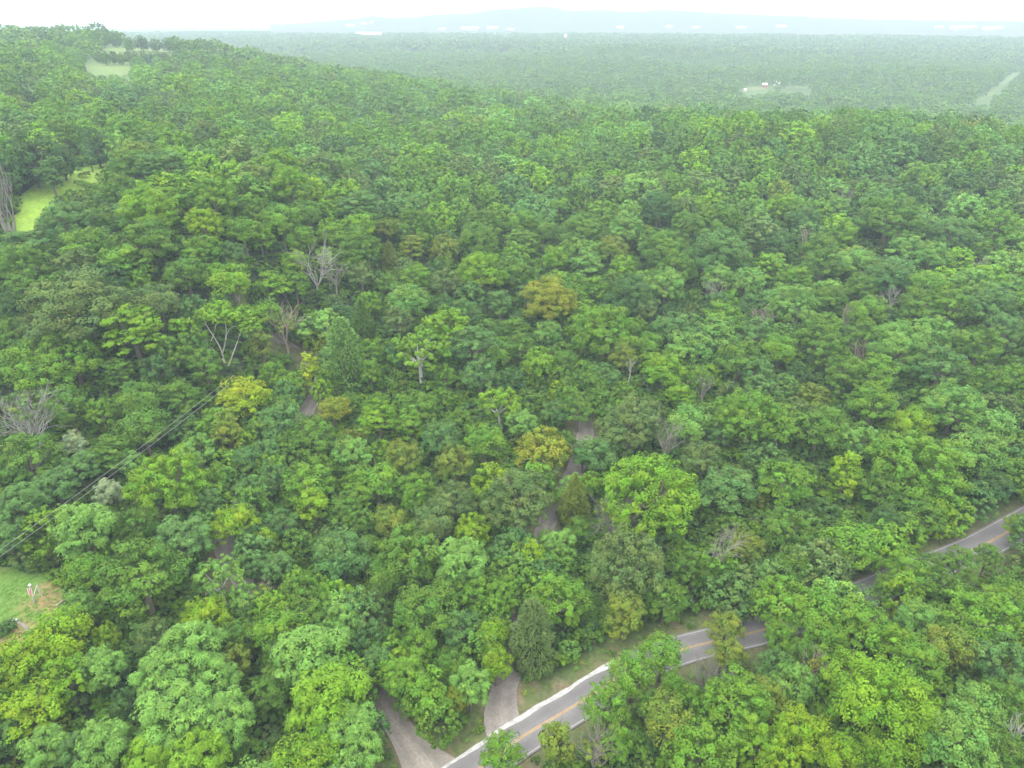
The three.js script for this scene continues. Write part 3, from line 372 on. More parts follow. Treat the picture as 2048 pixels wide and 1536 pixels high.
// every tree that can be told apart: where its crown is seen, how wide it looks, kind, tone | label ~ how its neighbours refer to it
const TREES = `
135 435 112 r s | large pale blue-green tree standing at the lower edge of the bright meadow ~ large pale tree at the meadow edge
50 485 100 r s
185 440 62 f m
297 418 118 r l
292 480 132 r m | broad smooth olive-green dome standing below the lime crowns beside the meadow ~ broad smooth olive dome
405 440 76 r y | yellow-topped rounded tree rising above its green neighbours, upper left slope ~ yellow-topped tree on the upper slope
405 495 80 r b
487 462 78 r b
465 507 52 r s
172 492 92 r b
245 520 108 r b
155 533 82 r g
212 555 96 r d | dark blue-grey crown just above the broad grey-olive oak ~ dark blue-grey crown
50 525 112 r m
52 572 86 r m
125 570 56 r b
22 612 66 r d
165 608 190 r g | very broad grey-olive oak dome on the left, the widest of its colour ~ very broad grey-olive oak
75 648 82 r g
317 598 92 r g
385 620 68 r s
278 566 58 r b
372 545 92 r m
455 556 102 r l
440 606 54 r s
268 662 142 f l | broad feathery tree with flat lime layers left of the forked white-limbed tree ~ broad feathery lime tree
62 715 112 r b
142 700 132 r b
95 758 112 r b
15 665 62 r m
345 706 82 r m
408 728 80 r m
240 742 64 f m
312 738 74 r d
562 440 88 r b
520 474 56 r l
612 425 62 r m
713 415 100 f s | soft willowy pale crown on the upper slope behind the lime trees ~ soft willowy pale crown
600 475 68 r b
662 460 62 r l
718 450 84 r l
712 488 94 r m
775 452 62 r o
835 455 92 r m
848 404 62 r p
780 522 42 c o | slim dark olive cedar wedged between bright crowns above the bare white snag ~ slim dark olive cedar
822 497 62 f o | tan-tipped layered tree right of the slim dark olive cedar ~ tan-tipped layered tree
890 492 68 r o
962 540 100 r l | full bright lime dome alone before a dark gap, middle of the wood ~ full bright lime dome
955 482 86 r m
965 443 82 r m
588 520 62 r l
705 512 62 r b
722 548 58 r g
745 520 46 u m
776 562 50 r m
830 548 66 r b
825 564 38 r s
812 600 88 r p
888 560 64 r g
737 602 58 r b
540 565 72 r l
590 566 62 r b
528 626 72 r l
650 655 104 v p | tall open sycamore with white limbs and pale leaves beside the upper lane ~ tall open sycamore by the upper lane
690 735 88 e p | broad soft-green cedar at the foot of the tall open sycamore ~ broad cedar below the sycamore
522 705 58 u o | narrow yellowed tree right of the forked white-limbed tree ~ narrow yellowed tree
545 746 62 r b | bushy bright green tree below the grey bend of the upper lane ~ bushy tree under the lane bend
625 752 58 u Y | sparse golden tree at the lane bend, left of the broad cedar ~ sparse golden tree at the lane bend
725 652 56 c m
795 642 66 r g
738 700 66 r b
840 705 122 v b | spreading sycamore with broken white branches showing in its crown centre ~ spreading sycamore with broken white branches
893 645 98 r l
948 682 98 r s
740 742 52 r b
890 752 44 r b
960 746 82 r s
1003 704 62 r m
1000 602 62 r s
885 606 52 r d
927 620 62 r s
1045 445 72 r b
1088 456 62 r m
1165 456 92 r m
1115 410 58 r b
1250 455 82 r p
1318 415 84 r d
1290 462 36 r o
1435 442 122 r m
1335 490 102 r m
1435 498 122 r s
1350 536 92 r m
1110 516 58 r l | small vivid lime crown between two dark gaps above the golden-olive tree ~ small vivid lime crown
1172 525 68 r p
1247 530 62 r l
1225 500 62 r o
1042 546 78 r m
1260 586 98 r d | smooth dark blue-green dome right of the golden-olive tree ~ smooth dark dome
1330 570 88 r p
1190 570 58 r b
1432 552 72 r p
1490 560 68 r p
1100 596 112 r a | wide golden-olive tree among green ones near the middle of the wood ~ wide golden-olive tree
1050 590 44 r s
1210 655 132 r b | large bright crown with a dark hollow at its left, below the smooth dark dome ~ large bright crown with the hollow
1290 616 62 r g
1342 655 92 r s
1445 628 88 r b
1300 686 62 r b
1245 716 58 r o
1030 655 62 r m
1042 694 58 r m
1098 664 58 r p
1080 722 72 r l
1130 722 56 r m
1385 690 98 r p
1435 662 78 r p
1330 736 92 r l
1480 714 92 r m
1210 747 62 r s
1160 757 54 r m
1515 664 82 r s
1515 742 74 r s
1395 757 62 r b
1558 416 62 r l
1605 436 68 r s
1780 440 152 r m | massive mid-green crown highest of the right-hand slope ~ massive crown on the right-hand slope
1675 411 54 r p
1683 468 72 r b
1640 492 76 r m
1560 490 68 r d
1712 520 84 r p | bright fluffy pale crown standing out right of centre, below the massive crown ~ bright fluffy pale crown
1645 526 76 r m
1595 554 66 r b
1778 550 88 r s
1808 490 72 r p
1865 506 76 r p
1905 466 84 r s
1995 446 84 r b
1978 502 58 r m
2010 520 32 u a | small orange-tinged tree near the right edge, upper slope ~ small orange-tinged tree
1950 562 92 r p
2025 572 56 r p
1860 576 86 r b
1835 602 72 r m
1905 606 82 r b
1585 600 104 r p
1665 598 64 r m
1720 572 58 r m
1735 626 76 r b
1835 625 68 r m
1635 662 88 r m
1735 668 82 r m
1800 690 118 r p | wide pale lime crown with bare twigs under its lower edge, right side ~ wide pale lime crown
1865 666 92 r p
1985 612 102 r s
1880 730 102 r s
1960 692 92 r m
1560 692 82 r b
1660 702 78 r m
1750 742 92 r b
1690 742 88 r m
2012 660 82 r s
2030 752 72 r b
1975 760 80 r m
135 812 92 r m
200 820 62 r b
285 850 118 r m | full dark-lime crown touching the power lines halfway along ~ full crown under the wires
147 885 52 r w | small whitish shrubby tree below the pale bare-topped tree ~ small whitish tree
215 903 92 f m
55 915 122 r m
158 935 74 h s
110 972 82 h s
45 1008 92 h s
265 926 54 h p
392 895 82 r p
335 962 160 r l | big ragged lime tree just right of the power lines ~ big ragged lime tree by the wires
428 955 58 r b
394 926 34 u w
218 985 54 h w
170 1058 126 h p | pale frond-leaved tree with a grey trunk showing, under the power lines ~ pale frond tree under the wires
275 1050 82 r m
360 1080 112 h s | blue-green star-leaved tree left of the upper gravel gap ~ blue-green star-leaved tree
415 1008 58 h s
472 1042 98 r y | yellow-green tree directly above the gravel gap in the left lane ~ yellow-green tree above the gravel gap
492 920 72 r s
462 886 72 u o
430 850 82 r b
487 788 102 r Y | vivid golden yellow tree where the power lines end ~ vivid golden yellow tree
357 790 82 r m
280 790 92 r m
495 978 62 r s
280 1150 176 f m | very large dark feathery tree right of the lawn ~ very large dark feathery tree
170 1140 92 r b
440 1160 100 v p | sparse pale tree leaning over the left gravel lane ~ sparse pale tree over the lane
12 1076 64 h s
505 1132 54 h s
558 840 98 r s
630 872 98 r m
668 815 72 r a | orange-tinged bushy tree right of the gravel patch in the upper lane ~ orange-tinged bushy tree
758 836 88 f l | spiky yellow-lime feathery tree in the middle left of the wood ~ spiky lime feathery tree
822 862 64 u b
880 872 78 r s
705 905 88 r p
805 916 72 r o
910 922 76 r o
970 880 92 r b
1000 806 92 v l
835 814 92 r m
540 905 72 r s
545 952 62 r s
620 960 114 r b
755 958 114 r b
832 972 74 r b
628 1025 74 u y | upright yellow-lime tree with billowing lobes, left of centre below the wood ~ upright yellow-lime tree
562 1042 68 r s
530 1085 54 r y
690 1010 78 r m
715 1038 68 r m
778 1040 76 r o
830 1000 54 r b
905 995 92 f g | soft olive willowy crown left of the broad grey-green tree by the track ~ soft olive willowy crown
865 1042 88 r g
1032 990 152 r g | broad tall grey-green tree left of the visible gravel track ~ broad grey-green tree by the track
945 1062 72 r y | vivid small yellow-green tree in front of the broad grey-green tree ~ vivid small yellow-green tree
680 1102 122 r s
820 1106 132 r m
925 1126 106 h p | bright pale frond-leaved dome left of the yellow-lime tree by the track ~ bright frond-leaved dome
555 1136 62 h s
1000 1102 54 r s
1088 895 112 r a | large golden-flecked tree left of the brown earth bank ~ large golden-flecked tree
1042 842 62 h p
1110 826 54 r s
1155 816 72 r m
1192 902 88 r s
1262 842 132 r g | wide grey-green oak right of the brown earth bank ~ wide grey-green oak
1362 788 62 r l
1380 846 92 r p
1440 866 54 r s
1498 828 132 r b
1405 912 82 r g
1292 985 204 r l | huge bright lime tree with dark trunk showing, right of the gravel track ~ huge bright lime tree
1455 968 124 r s
1570 956 112 r b
1148 1012 72 c o | olive conical cedar beside the gravel track ~ olive cedar beside the track
1145 970 46 h p
1182 965 52 r l
1058 1106 76 r y | yellow-lime billowing tree left of the lowest gravel gap in the track ~ yellow-lime tree by the track
1120 1092 68 h p
1160 1062 58 r m
1258 1128 160 r g | massive grey-green dome above the main road's left bend ~ massive dome above the road
1497 1092 76 r o | olive-lime tree right of the dead vine-hung snag ~ olive-lime tree by the snag
1118 1192 126 r b | big bright tree directly behind the tall cedar at the roadside ~ big bright tree behind the roadside cedar
1450 1142 72 r m
1385 1132 76 r m
1555 850 92 r b
1640 850 114 r m
1745 806 92 r b
1828 842 82 r y | yellow-lime layered tree poking out of the green right-hand wood ~ yellow-lime layered tree
1910 806 132 r p
1985 852 102 r p
1838 925 196 r b | largest spreading green crown above the road at right ~ largest spreading crown at right
1955 906 112 r p
1722 880 92 r p
1765 975 92 r m
1688 965 78 u y | tall yellow-lime tree with a dark leaning trunk above the main road ~ tall yellow-lime tree with leaning trunk
1835 1020 102 r m
1700 1092 122 r b
1572 1062 98 r m
1775 1042 74 r d
1815 1140 98 r b | roadside tree between the two right-hand glimpses of the road ~ roadside tree between the road glimpses
1918 1130 82 r m
2032 1047 44 r y
2000 940 88 r m
1985 978 72 r d
1590 1132 82 r m
125 1272 122 r y
48 1318 112 r y
132 1352 100 r l
60 1412 132 r y | brightest yellow-lime tree at the lower left edge ~ brightest yellow-lime tree lower left
160 1212 72 r p
410 1226 102 r y
200 1332 92 h p | pale frond-leaved tree between two yellow-lime trees, lower left ~ pale frond tree lower left
390 1300 126 h p | topmost crown of the big pale frond-leaved cluster, lower left ~ topmost crown of the big frond cluster
322 1352 112 h p
430 1358 104 h p
345 1432 152 h p
455 1440 110 h p
210 1270 54 r y
305 1272 72 r g
90 1497 84 h p
152 1502 66 h s
210 1490 112 h p
300 1505 110 h l
400 1515 120 h l
20 1470 64 r s
480 1272 72 r m
490 1200 72 r p
560 1256 122 r b
690 1250 78 h p
752 1218 62 c g | light feathery conifer standing out of the dark wood above the left lane ~ light feathery conifer
850 1216 132 r m
925 1256 84 r s
984 1268 74 r y
992 1325 70 r y
615 1312 160 h p | pale frond-leaved crown nearest the upper left lane bend, lower middle ~ pale frond crown by the lane bend
655 1400 166 h l | broad frond-leaved crown overhanging the left side of the lower lane ~ broad frond crown overhanging the lane
700 1458 112 h p
715 1510 106 h p
545 1372 92 r m
755 1322 62 h s
835 1292 84 r b
808 1355 86 h b
860 1412 92 u b | bright pyramid-shaped young tree in the fork between lane and track ~ pyramid-shaped young tree in the fork
912 1397 58 r a | small golden shrubby tree right of the pyramid-shaped young tree ~ small golden shrubby tree
940 1372 82 h p
620 1515 142 r l
1003 1502 92 r b | round bright tree on the near side of the road junction, bottom edge ~ round tree at the junction
902 1332 72 r m
1065 1292 98 e g | tall grey-green cedar between the gravel track and the white-edged road ~ tall roadside cedar
1250 1226 92 r o
1332 1190 92 r m
1325 1306 98 r b | dense vivid green tree between the two left glimpses of yellow road line ~ dense vivid tree between road glimpses
1265 1346 102 r b
1212 1404 102 r b
1345 1372 58 r b
1452 1252 78 r o | olive-yellow tree with dark trunk standing against the road ~ olive-yellow tree against the road
1458 1302 72 r o
1565 1200 122 r b
1232 1482 74 r b
1335 1442 112 r o | yellow-olive bushy tree in front of the bare grey shrub, below the road ~ yellow-olive bushy tree below the road
1468 1400 150 f b
1405 1508 142 r b
1112 1494 82 u o
1512 1492 92 r l
1550 1336 74 r s
1640 1230 114 r b
1722 1250 114 r b
1782 1282 92 r l
1842 1236 92 r p
1962 1232 152 r b | tall bright crown filling the right edge below the road ~ tall bright crown at right edge
2025 1202 92 r b
1905 1292 102 r o
1702 1346 122 r l
1772 1412 216 r l | huge lime tree with a visible trunk in the lower right ~ huge lime tree lower right
1842 1312 102 r b
2002 1322 112 r s
1955 1416 112 r p
1912 1490 152 r p
1585 1366 102 f p
1545 1392 84 r o
1602 1470 112 r y
1560 1515 92 r y
1682 1512 92 r y
1772 1512 92 r l
2005 1402 92 r m
2010 1510 90 r m
1700 1190 60 r b
900 1180 80 r m
960 1190 80 r b
1010 1190 70 r b
770 1150 80 r m
600 1190 84 r m
640 1230 90 r m
560 1300 70 r m
470 1320 70 r o
250 1410 60 r d
1300 1400 60 r m
1380 1400 60 r b
1562 1272 66 r b
1648 1278 92 r b
1606 1302 62 r m
1772 1172 62 r m
1858 1128 62 r m
1885 1160 70 r m
1975 1112 56 r m
196 112 17 q m
211 114 22 q s
226 112 21 q d
241 114 20 q m
256 112 19 q g
271 114 18 q m
286 112 17 q s
301 114 22 q d
316 112 21 q m
331 114 20 q g
205 77 26 q m
230 76 28 q s
256 75 26 q m
282 75 28 q d
308 76 26 q m
334 78 28 q s
356 84 28 q m
1166 908 46 r m
1126 990 46 r b
1092 1078 42 r b
105 365 44 u s | lone small rounded tree standing in the middle of the bright meadow ~ lone tree in the meadow
180 322 30 u s | smallest lone tree with a thin trunk at the meadow's far end ~ small lone tree at the far end of the meadow
60 300 130 q d | biggest dark crown at the far left, behind the bright meadow ~ biggest dark crown behind the meadow
10 325 80 q d
190 290 70 q d
125 270 80 r m
372 245 62 v s | tall pale tree with long white trunk on the upper left slope ~ tall pale-trunked tree
412 268 66 r g | tan-grey tree with a visible forked trunk beside the tall pale-trunked tree ~ tan-grey forked tree
280 262 60 r l
330 262 52 r l
260 330 86 r m
330 330 100 f s
240 380 80 r m
425 390 90 r b
345 395 74 r b
480 300 60 r m
520 250 58 r b
560 330 84 r l
510 420 60 r m
640 330 70 r g
580 370 88 r l
4 345 78 q d
56 318 66 q d
122 318 60 q d
-20 395 60 q d
`.trim().split('\n').map((s) => { const [a, b] = s.split('|'), [x, y, w, kind, tone] = a.trim().split(/\s+/), [full, short] = (b ?? '').split('~').map((q) => q.trim()); return { x: +x, y: +y, w: +w, kind, tone, words: full ? { full, short } : null }; });
for (const t of TREES) plant(t.x, t.y, t.w, t.kind, t.tone, t.words);

// bare and dead trees
const say = (full, short) => ({ full, short });
plantBare(22, 470, 92, 120, greyWood, say('large grey leafless many-stemmed tree at the left edge of the bright meadow', 'large grey leafless tree by the meadow'), { stems: 4, limbs: 3, clear: 0.3, open: 0.5, up: 0.5, spread: 0.4, levels: 4, lift: 2, twig: 0.03 });
plantBare(633, 570, 62, 78, whiteWood, say('white bare snag with upswept forked branches left of the grey-twigged tree', 'white bare snag'), { limbs: 6, clear: 0.2, levels: 5, up: 0.15, spread: 0.75, open: 0.75 });
plantBare(672, 572, 50, 50, greyWood, say('grey twiggy dying tree just right of the white bare snag', 'grey twiggy dying tree'), { limbs: 6, leaf: 250, tone: 'g' });
plantBare(575, 690, 52, 78, tanWood, say('half-dead tan-twigged tree beside the upper lane, left of the sycamore', 'half-dead tan tree'), { limbs: 6, leaf: 900, tone: 'o', leafAt: 0.4, up: 0.2, open: 0.7 });
plantBare(68, 872, 132, 82, whiteWood, say('pale bare-branched flat-topped tree with thin leaves, left of the power lines', 'pale bare-branched flat-topped tree'), { stems: 2, limbs: 7, levels: 5, leaf: 1500, tone: 'g', leafAt: 0.66, open: 0.9, lift: 5 });
plantBare(1425, 604, 62, 46, greyWood, say('grey bare branches leaning right below a pale crown, centre right', 'grey leaning bare branches'), { limbs: 6, up: 0.3 });
plantBare(1590, 648, 44, 34, greyWood, say('greyish-purple bare fan of twigs, leftmost of the two at right', 'purple-grey bare fan'), { limbs: 8, up: 0.5, spread: 0.45, open: 0.4 });
plantBare(1690, 648, 56, 34, tanWood, say('pinkish-grey bare fan of twigs right of the purple-grey one', 'pinkish-grey bare fan'), { limbs: 8, up: 0.5, spread: 0.45, open: 0.4 });
plantBare(1515, 655, 56, 36, tanWood, say('tan leafless crown left of the purple-grey bare fan', 'tan leafless crown'), { limbs: 7, levels: 5 });
plantBare(1330, 905, 58, 52, greyWood, say('rounded grey-purple leafless crown above the huge bright lime tree', 'rounded grey-purple leafless crown'), { limbs: 8, levels: 5, up: 0.3 });
plantBare(1222, 1064, 82, 72, greyWood, say('dead tree with rusty orange leaf remnants above the massive dome', 'dead tree with rusty leaves'), { limbs: 8, levels: 5, leaf: 260, tone: 'a', leafAt: 0.55, open: 0.7 });
plantBare(1262, 1068, 46, 50, greyWood, say('smaller grey leafless tree right of the rusty-leaved dead tree', 'smaller grey leafless tree'), { limbs: 6 });
plantBare(1432, 1150, 80, 88, greyWood, say('pale dead snag draped with green vine above the main road', 'pale vine-draped snag'), { limbs: 6, clear: 0.45, levels: 5, leaf: 900, tone: 'b', leafAt: 0.34, open: 0.5, rad: 0.22 });
plantBare(1416, 1390, 78, 58, greyWood, say('grey leafless bush between the road and the yellow-olive tree', 'grey leafless bush'), { stems: 4, limbs: 5, clear: 0.15, up: 0.5, spread: 0.45, lift: 2 });
plantBare(1190, 1532, 66, 52, greyWood, say('pale half-bare shrub near the bottom edge, right of the junction', 'pale half-bare shrub at the bottom'), { stems: 3, limbs: 5, clear: 0.2, up: 0.4, leaf: 500, tone: 'o', leafAt: 0.4, lift: 1.5 });
plantBare(1795, 738, 46, 42, greyWood, say('grey bare twigs under the wide pale lime crown, right side', 'grey twigs under the pale lime crown'), { limbs: 7, up: 0.4 });
plantBare(1720, 716, 40, 36, tanWood, say('pinkish leafless crown left of the wide pale lime crown', 'pinkish leafless crown'), { limbs: 7 });
plantBare(1780, 606, 38, 30, whiteWood, say('whitish bare twigs beside a dark hollow, right-hand wood', 'whitish bare twigs by the dark hollow'), { limbs: 6, up: 0.4 });
plantBare(1605, 492, 30, 36, tanWood, say('small tan dead crown left of the bright fluffy pale crown', 'small tan dead crown'), { limbs: 6 });
plantBare(1690, 408, 44, 34, greyWood, say('thin grey dead tree left of the massive crown on the right', 'thin grey dead tree'), { limbs: 6, up: 0.4 });
plantBare(1258, 756, 20, 44, whiteWood, say('slender white dead stem standing alone in the middle of the wood', 'slender white dead stem'), { limbs: 3, levels: 3, clear: 0.5, open: 0.3, up: 0.5 });
plantBare(477, 596, 30, 30, whiteWood, say('small white bare fork above the forked white-limbed tree', 'small white bare fork'), { limbs: 5 });
plantBare(1405, 790, 46, 40, greyWood, say('grey-green dying twigs right of the lime crown, centre right', 'grey-green dying twigs'), { limbs: 7, leaf: 200, tone: 'g' });
plantBare(1625, 1352, 28, 46, tanWood, say('rust-brown withered small tree left of the huge lime tree', 'rust-brown withered tree'), { limbs: 6, leaf: 350, tone: 'a', leafAt: 0.5, open: 0.3 });
plantBare(2030, 1510, 70, 60, whiteWood, say('white bare branches at the lower right edge', 'white bare branches at the edge'), { limbs: 6, up: 0.2 });
plantBare(525, 1202, 34, 34, tanWood, say('small bleached snag beside the left lane, under the sparse pale tree', 'small bleached snag by the lane'), { limbs: 6, leaf: 160, tone: 'o' });
plantBare(1960, 545, 34, 34, greyWood, say('grey-brown bare twigs left of the small orange-tinged tree', 'grey-brown twigs near the orange-tinged tree'), { limbs: 6 });
plantBare(1215, 1030, 24, 20, greyWood, say('thin leafless sapling behind the rusty-leaved dead tree', 'thin leafless sapling'), { limbs: 4 });

// the forked tree: long pale limbs under an umbrella of lime leaves
{
  const base = hit(452, 735, 0), k = depthOf(base) / FPX, up = k / 0.86, g = thing('forked_tree', 'forked tree with long white limbs under a flat lime canopy, left of the upper lane', 'tree');
  const at = (qx, qy, dz = 0) => V((qx - 452) * k, (735 - qy) * up, dz);
  const L = [[[440, 728], [424, 702], [405, 678], [392, 662]], [[424, 702], [419, 686], [416, 662]], [[449, 722], [447, 700], [440, 680], [430, 655], [428, 636]], [[449, 712], [460, 690], [469, 662], [470, 645]], [[460, 690], [478, 660], [494, 655]], [[462, 728], [476, 705], [490, 682], [500, 665], [512, 650]], [[440, 680], [450, 665], [458, 648]]];
  L.forEach((l, i) => mesh(i < 2 ? 'branch' : 'limb', limb(l.map(([a, b], q) => at(a, b, (i - 3) * 0.7 + q * 0.2)), [0.22, 0.12, 0.22, 0.19, 0.12, 0.22, 0.12][i], 0.06, 6), paleBark, g));
  mesh('trunk', limb([V(0, -0.6, 0), V(0, 1, 0), at(449, 718)], 0.45, 0.34, 7), paleBark, g);
  const crowns = [[398, 662, 66, 44, 0], [440, 640, 62, 34, -1.5], [470, 636, 50, 30, 2], [495, 640, 64, 36, 0], [520, 655, 44, 34, 1], [455, 626, 50, 22, -2], [380, 652, 36, 30, 1.5]];
  mesh('crown', mergeGeometries(crowns.map(([a, b, w, h, dz], i) => { const f = foliage(800 + i, { W: w * k * 1.05, Hc: h * up * 0.8, lobe: 0.36, lobes: 16, cards: 1700, tufts: 6, leaf: 0.36, low: -0.5, flat: 0.6 }), p = at(a, b, dz); return f.translate(p.x, p.y - h * up * 0.4, p.z); })), MAT.l, g);
  g.position.copy(base);
  made.push({ g, x: 440, y: 665, w: 150, kind: 'k', tone: 'l', words: { full: g.userData.label, short: 'forked white-limbed tree' }, X: base.x, Z: base.z, W: 9, H: 12 });
}

// labels of the trees without a name of their own: by look and by the nearest tree, road or lawn that has one
{
  const marks = made.filter((m) => m.words).map((m) => ({ x: m.x, y: m.y, s: 'the ' + m.words.short, m }));
  for (const [x, y, s] of [[60, 1200, 'the lawn'], [150, 370, 'the bright meadow'], [800, 1440, 'the lower lane'], [1100, 1440, 'the road junction'], [1960, 1090, 'the right-hand road glimpse'], [2048, 1500, 'the lower right corner'], [0, 1536, 'the lower left corner'], [2048, 700, 'the right edge']]) marks.push({ x, y, s });
  const taken = new Set(marks.filter((m) => m.m).map((m) => m.m.words.full.toLowerCase()));
  for (const m of made) if (m.words) m.g.userData.label = m.words.full;
  const where = (m, k) => { const dx = m.x - k.x, dy = (m.y - k.y) * 1.1; if (Math.abs(dx) > 1.9 * Math.abs(dy)) return dx < 0 ? 'left of' : 'right of'; if (Math.abs(dy) > 1.9 * Math.abs(dx)) return dy < 0 ? 'behind' : 'in front of'; return dy < 0 ? (dx < 0 ? 'behind and left of' : 'behind and right of') : dx < 0 ? 'in front and left of' : 'in front and right of'; };
  for (const m of made) if (!m.words) {
    const size = m.W > 16 ? 'large ' : m.W < 8 ? 'small ' : '', near = marks.map((k) => [Math.hypot(m.x - k.x, m.y - k.y), k]).sort((a, b) => a[0] - b[0]), look = size + WORDS[m.tone] + ' ' + FORM[m.kind], tries = [];
    for (const [, k] of near.slice(0, 3)) tries.push(`${look} ${where(m, k)} ${k.s}`);
    for (const o of ['second', 'third', 'fourth', 'fifth']) tries.push(`${o} ${look} ${where(m, near[0][1])} ${near[0][1].s}`);
    m.g.userData.label = tries.find((t) => !taken.has(t.toLowerCase()) && t.match(/[A-Za-z]+/g).length <= 16) ?? tries[0].replace('large ', ''); taken.add(m.g.userData.label.toLowerCase());
  }
}

// ------------------------------------------------------------------ the rest of the wood, as one mass: nobody could count it
const lod = (seed, W, H, o) => { const f = { W, Hc: H * 0.96, lobe: 0.36, low: -0.55, tufts: 6, ...o }; return foliage(seed, f); };
const wood = new THREE.Group(); wood.name = 'woodland'; wood.userData = { kind: 'stuff', label: 'continuous broadleaf woodland covering the slopes and the plain to the horizon', category: 'woodland' }; scene.add(wood);
const tints = [['m', 5], ['b', 5], ['s', 2.6], ['d', 1.4], ['g', 1.8], ['l', 2.8], ['p', 2.2], ['o', 0.3], ['y', 0.2]];
function tintFor(r, x, z) {
  const wv = fbm(x * 0.012 + 7, z * 0.012) * 1.6, sideways = clamp(-x / 200, -1, 1) * 0.35; let tot = 0; const ws = tints.map(([k, w]) => { const warm = 'blyo'.includes(k) ? 1 + wv + sideways : 1 - wv * 0.6 - sideways * 0.6; const v = Math.max(0.05, w * warm); tot += v; return v; });
  let q = r() * tot, i = 0; while (q > ws[i] && i < ws.length - 1) q -= ws[i++];
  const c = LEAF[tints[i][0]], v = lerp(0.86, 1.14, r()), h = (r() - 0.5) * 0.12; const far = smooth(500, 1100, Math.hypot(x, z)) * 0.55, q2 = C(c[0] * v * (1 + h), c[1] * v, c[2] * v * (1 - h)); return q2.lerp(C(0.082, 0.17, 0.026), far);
}
const white = leafMat(C(1, 1, 1)), M4 = new THREE.Matrix4(), Q4 = new THREE.Quaternion(), UPV = V(0, 1, 0);
function scatter(name, geos, list, parent, mat = white) {             // list: {x, y, z, sx, sy, c}
  const by = geos.map(() => []); const r = rng(77); for (const t of list) by[Math.floor(r() * geos.length)].push(t);
  geos.forEach((geo, k) => {
    if (!by[k].length) return; const im = new THREE.InstancedMesh(geo, mat, by[k].length); im.name = name;
    by[k].forEach((t, i) => { Q4.setFromAxisAngle(UPV, t.a ?? i * 2.4); M4.compose(V(t.x, t.y, t.z), Q4, V(t.sx, t.sy, t.sx)); im.setMatrixAt(i, M4); im.setColorAt(i, t.c); });
    im.castShadow = im.receiveShadow = true; parent.add(im);
  });
}
{
  // a grid of the known crowns, so that the filling keeps its distance
  const cell = 12, grid = new Map(), key = (x, z) => Math.floor(x / cell) * 4096 + Math.floor(z / cell);
  const put = (x, z, W, fixed) => { const k = key(x, z); if (!grid.has(k)) grid.set(k, []); grid.get(k).push([x, z, W, fixed]); };
  for (const m of made) put(m.X, m.Z, m.W * (m.bare ? 0.5 : 1), true);
  const room = (x, z, W, tight = 0.37) => { let k = 1e9; for (let i = -2; i <= 2; i++) for (let j = -2; j <= 2; j++) for (const [a, b, w, fixed] of grid.get(key(x + i * cell, z + j * cell)) ?? []) k = Math.min(k, Math.hypot(x - a, z - b) / ((w + W) * (fixed ? 0.38 : tight))); return k; };
  const r = rng(2024), near = [], mid = [], far = [], inView = (x, y, z, m) => { const [a, b, d] = toPixel(x, y, z); return d > 20 && a > -m && a < 2048 + m && b > -120 && b < 1536 + m; };
  // trees crowding the edges of the lanes
  for (const [list, half] of [[LANE, 2.2], [TRACK, 2.1], [ROAD, 3.9], [LANE, 2.6], [TRACK, 2.5]]) for (let i = 3; i < list.length - 2; i++) for (const sd of [-1, 1]) {
    const a = list[i - 1], b = list[i + 1], l = Math.hypot(b.x - a.x, b.z - a.z), off = half + lerp(0.7, 3, r()), x = list[i].x - (b.z - a.z) / l * sd * off, z = list[i].z + (b.x - a.x) / l * sd * off, W = lerp(5.5, 10, r()) + (list === ROAD ? 1.5 : 0), y = ground(x, z), H = lerp(0.8, 1.1, r()) * (0.62 * W + 5);
    if (roadGap(x, z) < 0.2 || openLand(x, z) || room(x, z, W) < 0.5) continue;
    if (blocksGlimpse(x, y + H * 0.6, z, W * 0.5) || blocksGlimpse(x, y + H * 0.25, z, W * 0.42)) continue;
    put(x, z, W, false); near.push({ x, y: y - 0.3, z, sx: W / 12, sy: H / 13, c: tintFor(r, x, z), a: r() * 6.28 });
  }
  // radius by radius, denser where the eye can tell
  for (let R = 58; R < 1750; ) {
    const step = R < 480 ? 4.2 : R < 900 ? 7.6 : 9; const n = Math.floor(R * 1.75 / step);
    for (let i = 0; i < n; i++) {
      const az = -0.875 + (i + r()) / n * 1.75, rr = R + r() * step, x = Math.sin(az) * rr, z = -Math.cos(az) * rr; let W = R < 240 ? lerp(6.5, 12.5, Math.pow(r(), 1.1)) : R < 480 ? lerp(10.5, 19, r()) : lerp(13, 23, r());
      const y = ground(x, z); if (!inView(x, y + 8, z, R < 300 ? 330 : 160)) continue;
      if (roadGap(x, z) < W * 0.22 || openLand(x, z)) continue;
      const k = room(x, z, W, R < 260 ? 0.37 : 0.45); if (k < 1) continue;
      const listed = R < 260 || toPixel(x, y + 8, z)[1] > 440; let H = (listed ? lerp(0.75, 0.98, r()) : 1.05 * lerp(0.82, 1.2, r())) * (0.62 * W + 5);
      let q = 1; if (blocksGlimpse(x, y + H * 0.86, z, W * 0.4) || blocksGlimpse(x, y + H * 0.6, z, W * 0.5) || blocksGlimpse(x, y + H * 0.25, z, W * 0.4)) { q = 0.5; if (blocksGlimpse(x, y + H * 0.3, z, W * 0.27) || roadGap(x, z) < 3) continue; }
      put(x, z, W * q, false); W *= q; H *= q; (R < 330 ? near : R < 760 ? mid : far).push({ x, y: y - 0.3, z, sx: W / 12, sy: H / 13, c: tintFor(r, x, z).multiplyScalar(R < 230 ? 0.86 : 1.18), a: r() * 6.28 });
    }
    R += step * 0.9;
  }
  scatter('tree_crowns', [201, 202, 203, 204, 205].map((s, i) => lod(s, 12, 13, { lobes: [44, 34, 56, 36, 40][i], lobe: [0.25, 0.29, 0.21, 0.29, 0.27][i], in: 0.88, cards: 4200, leaf: 0.42, flat: [0.85, 0.8, 0.9, 0.65, 0.75][i] })), near, wood);
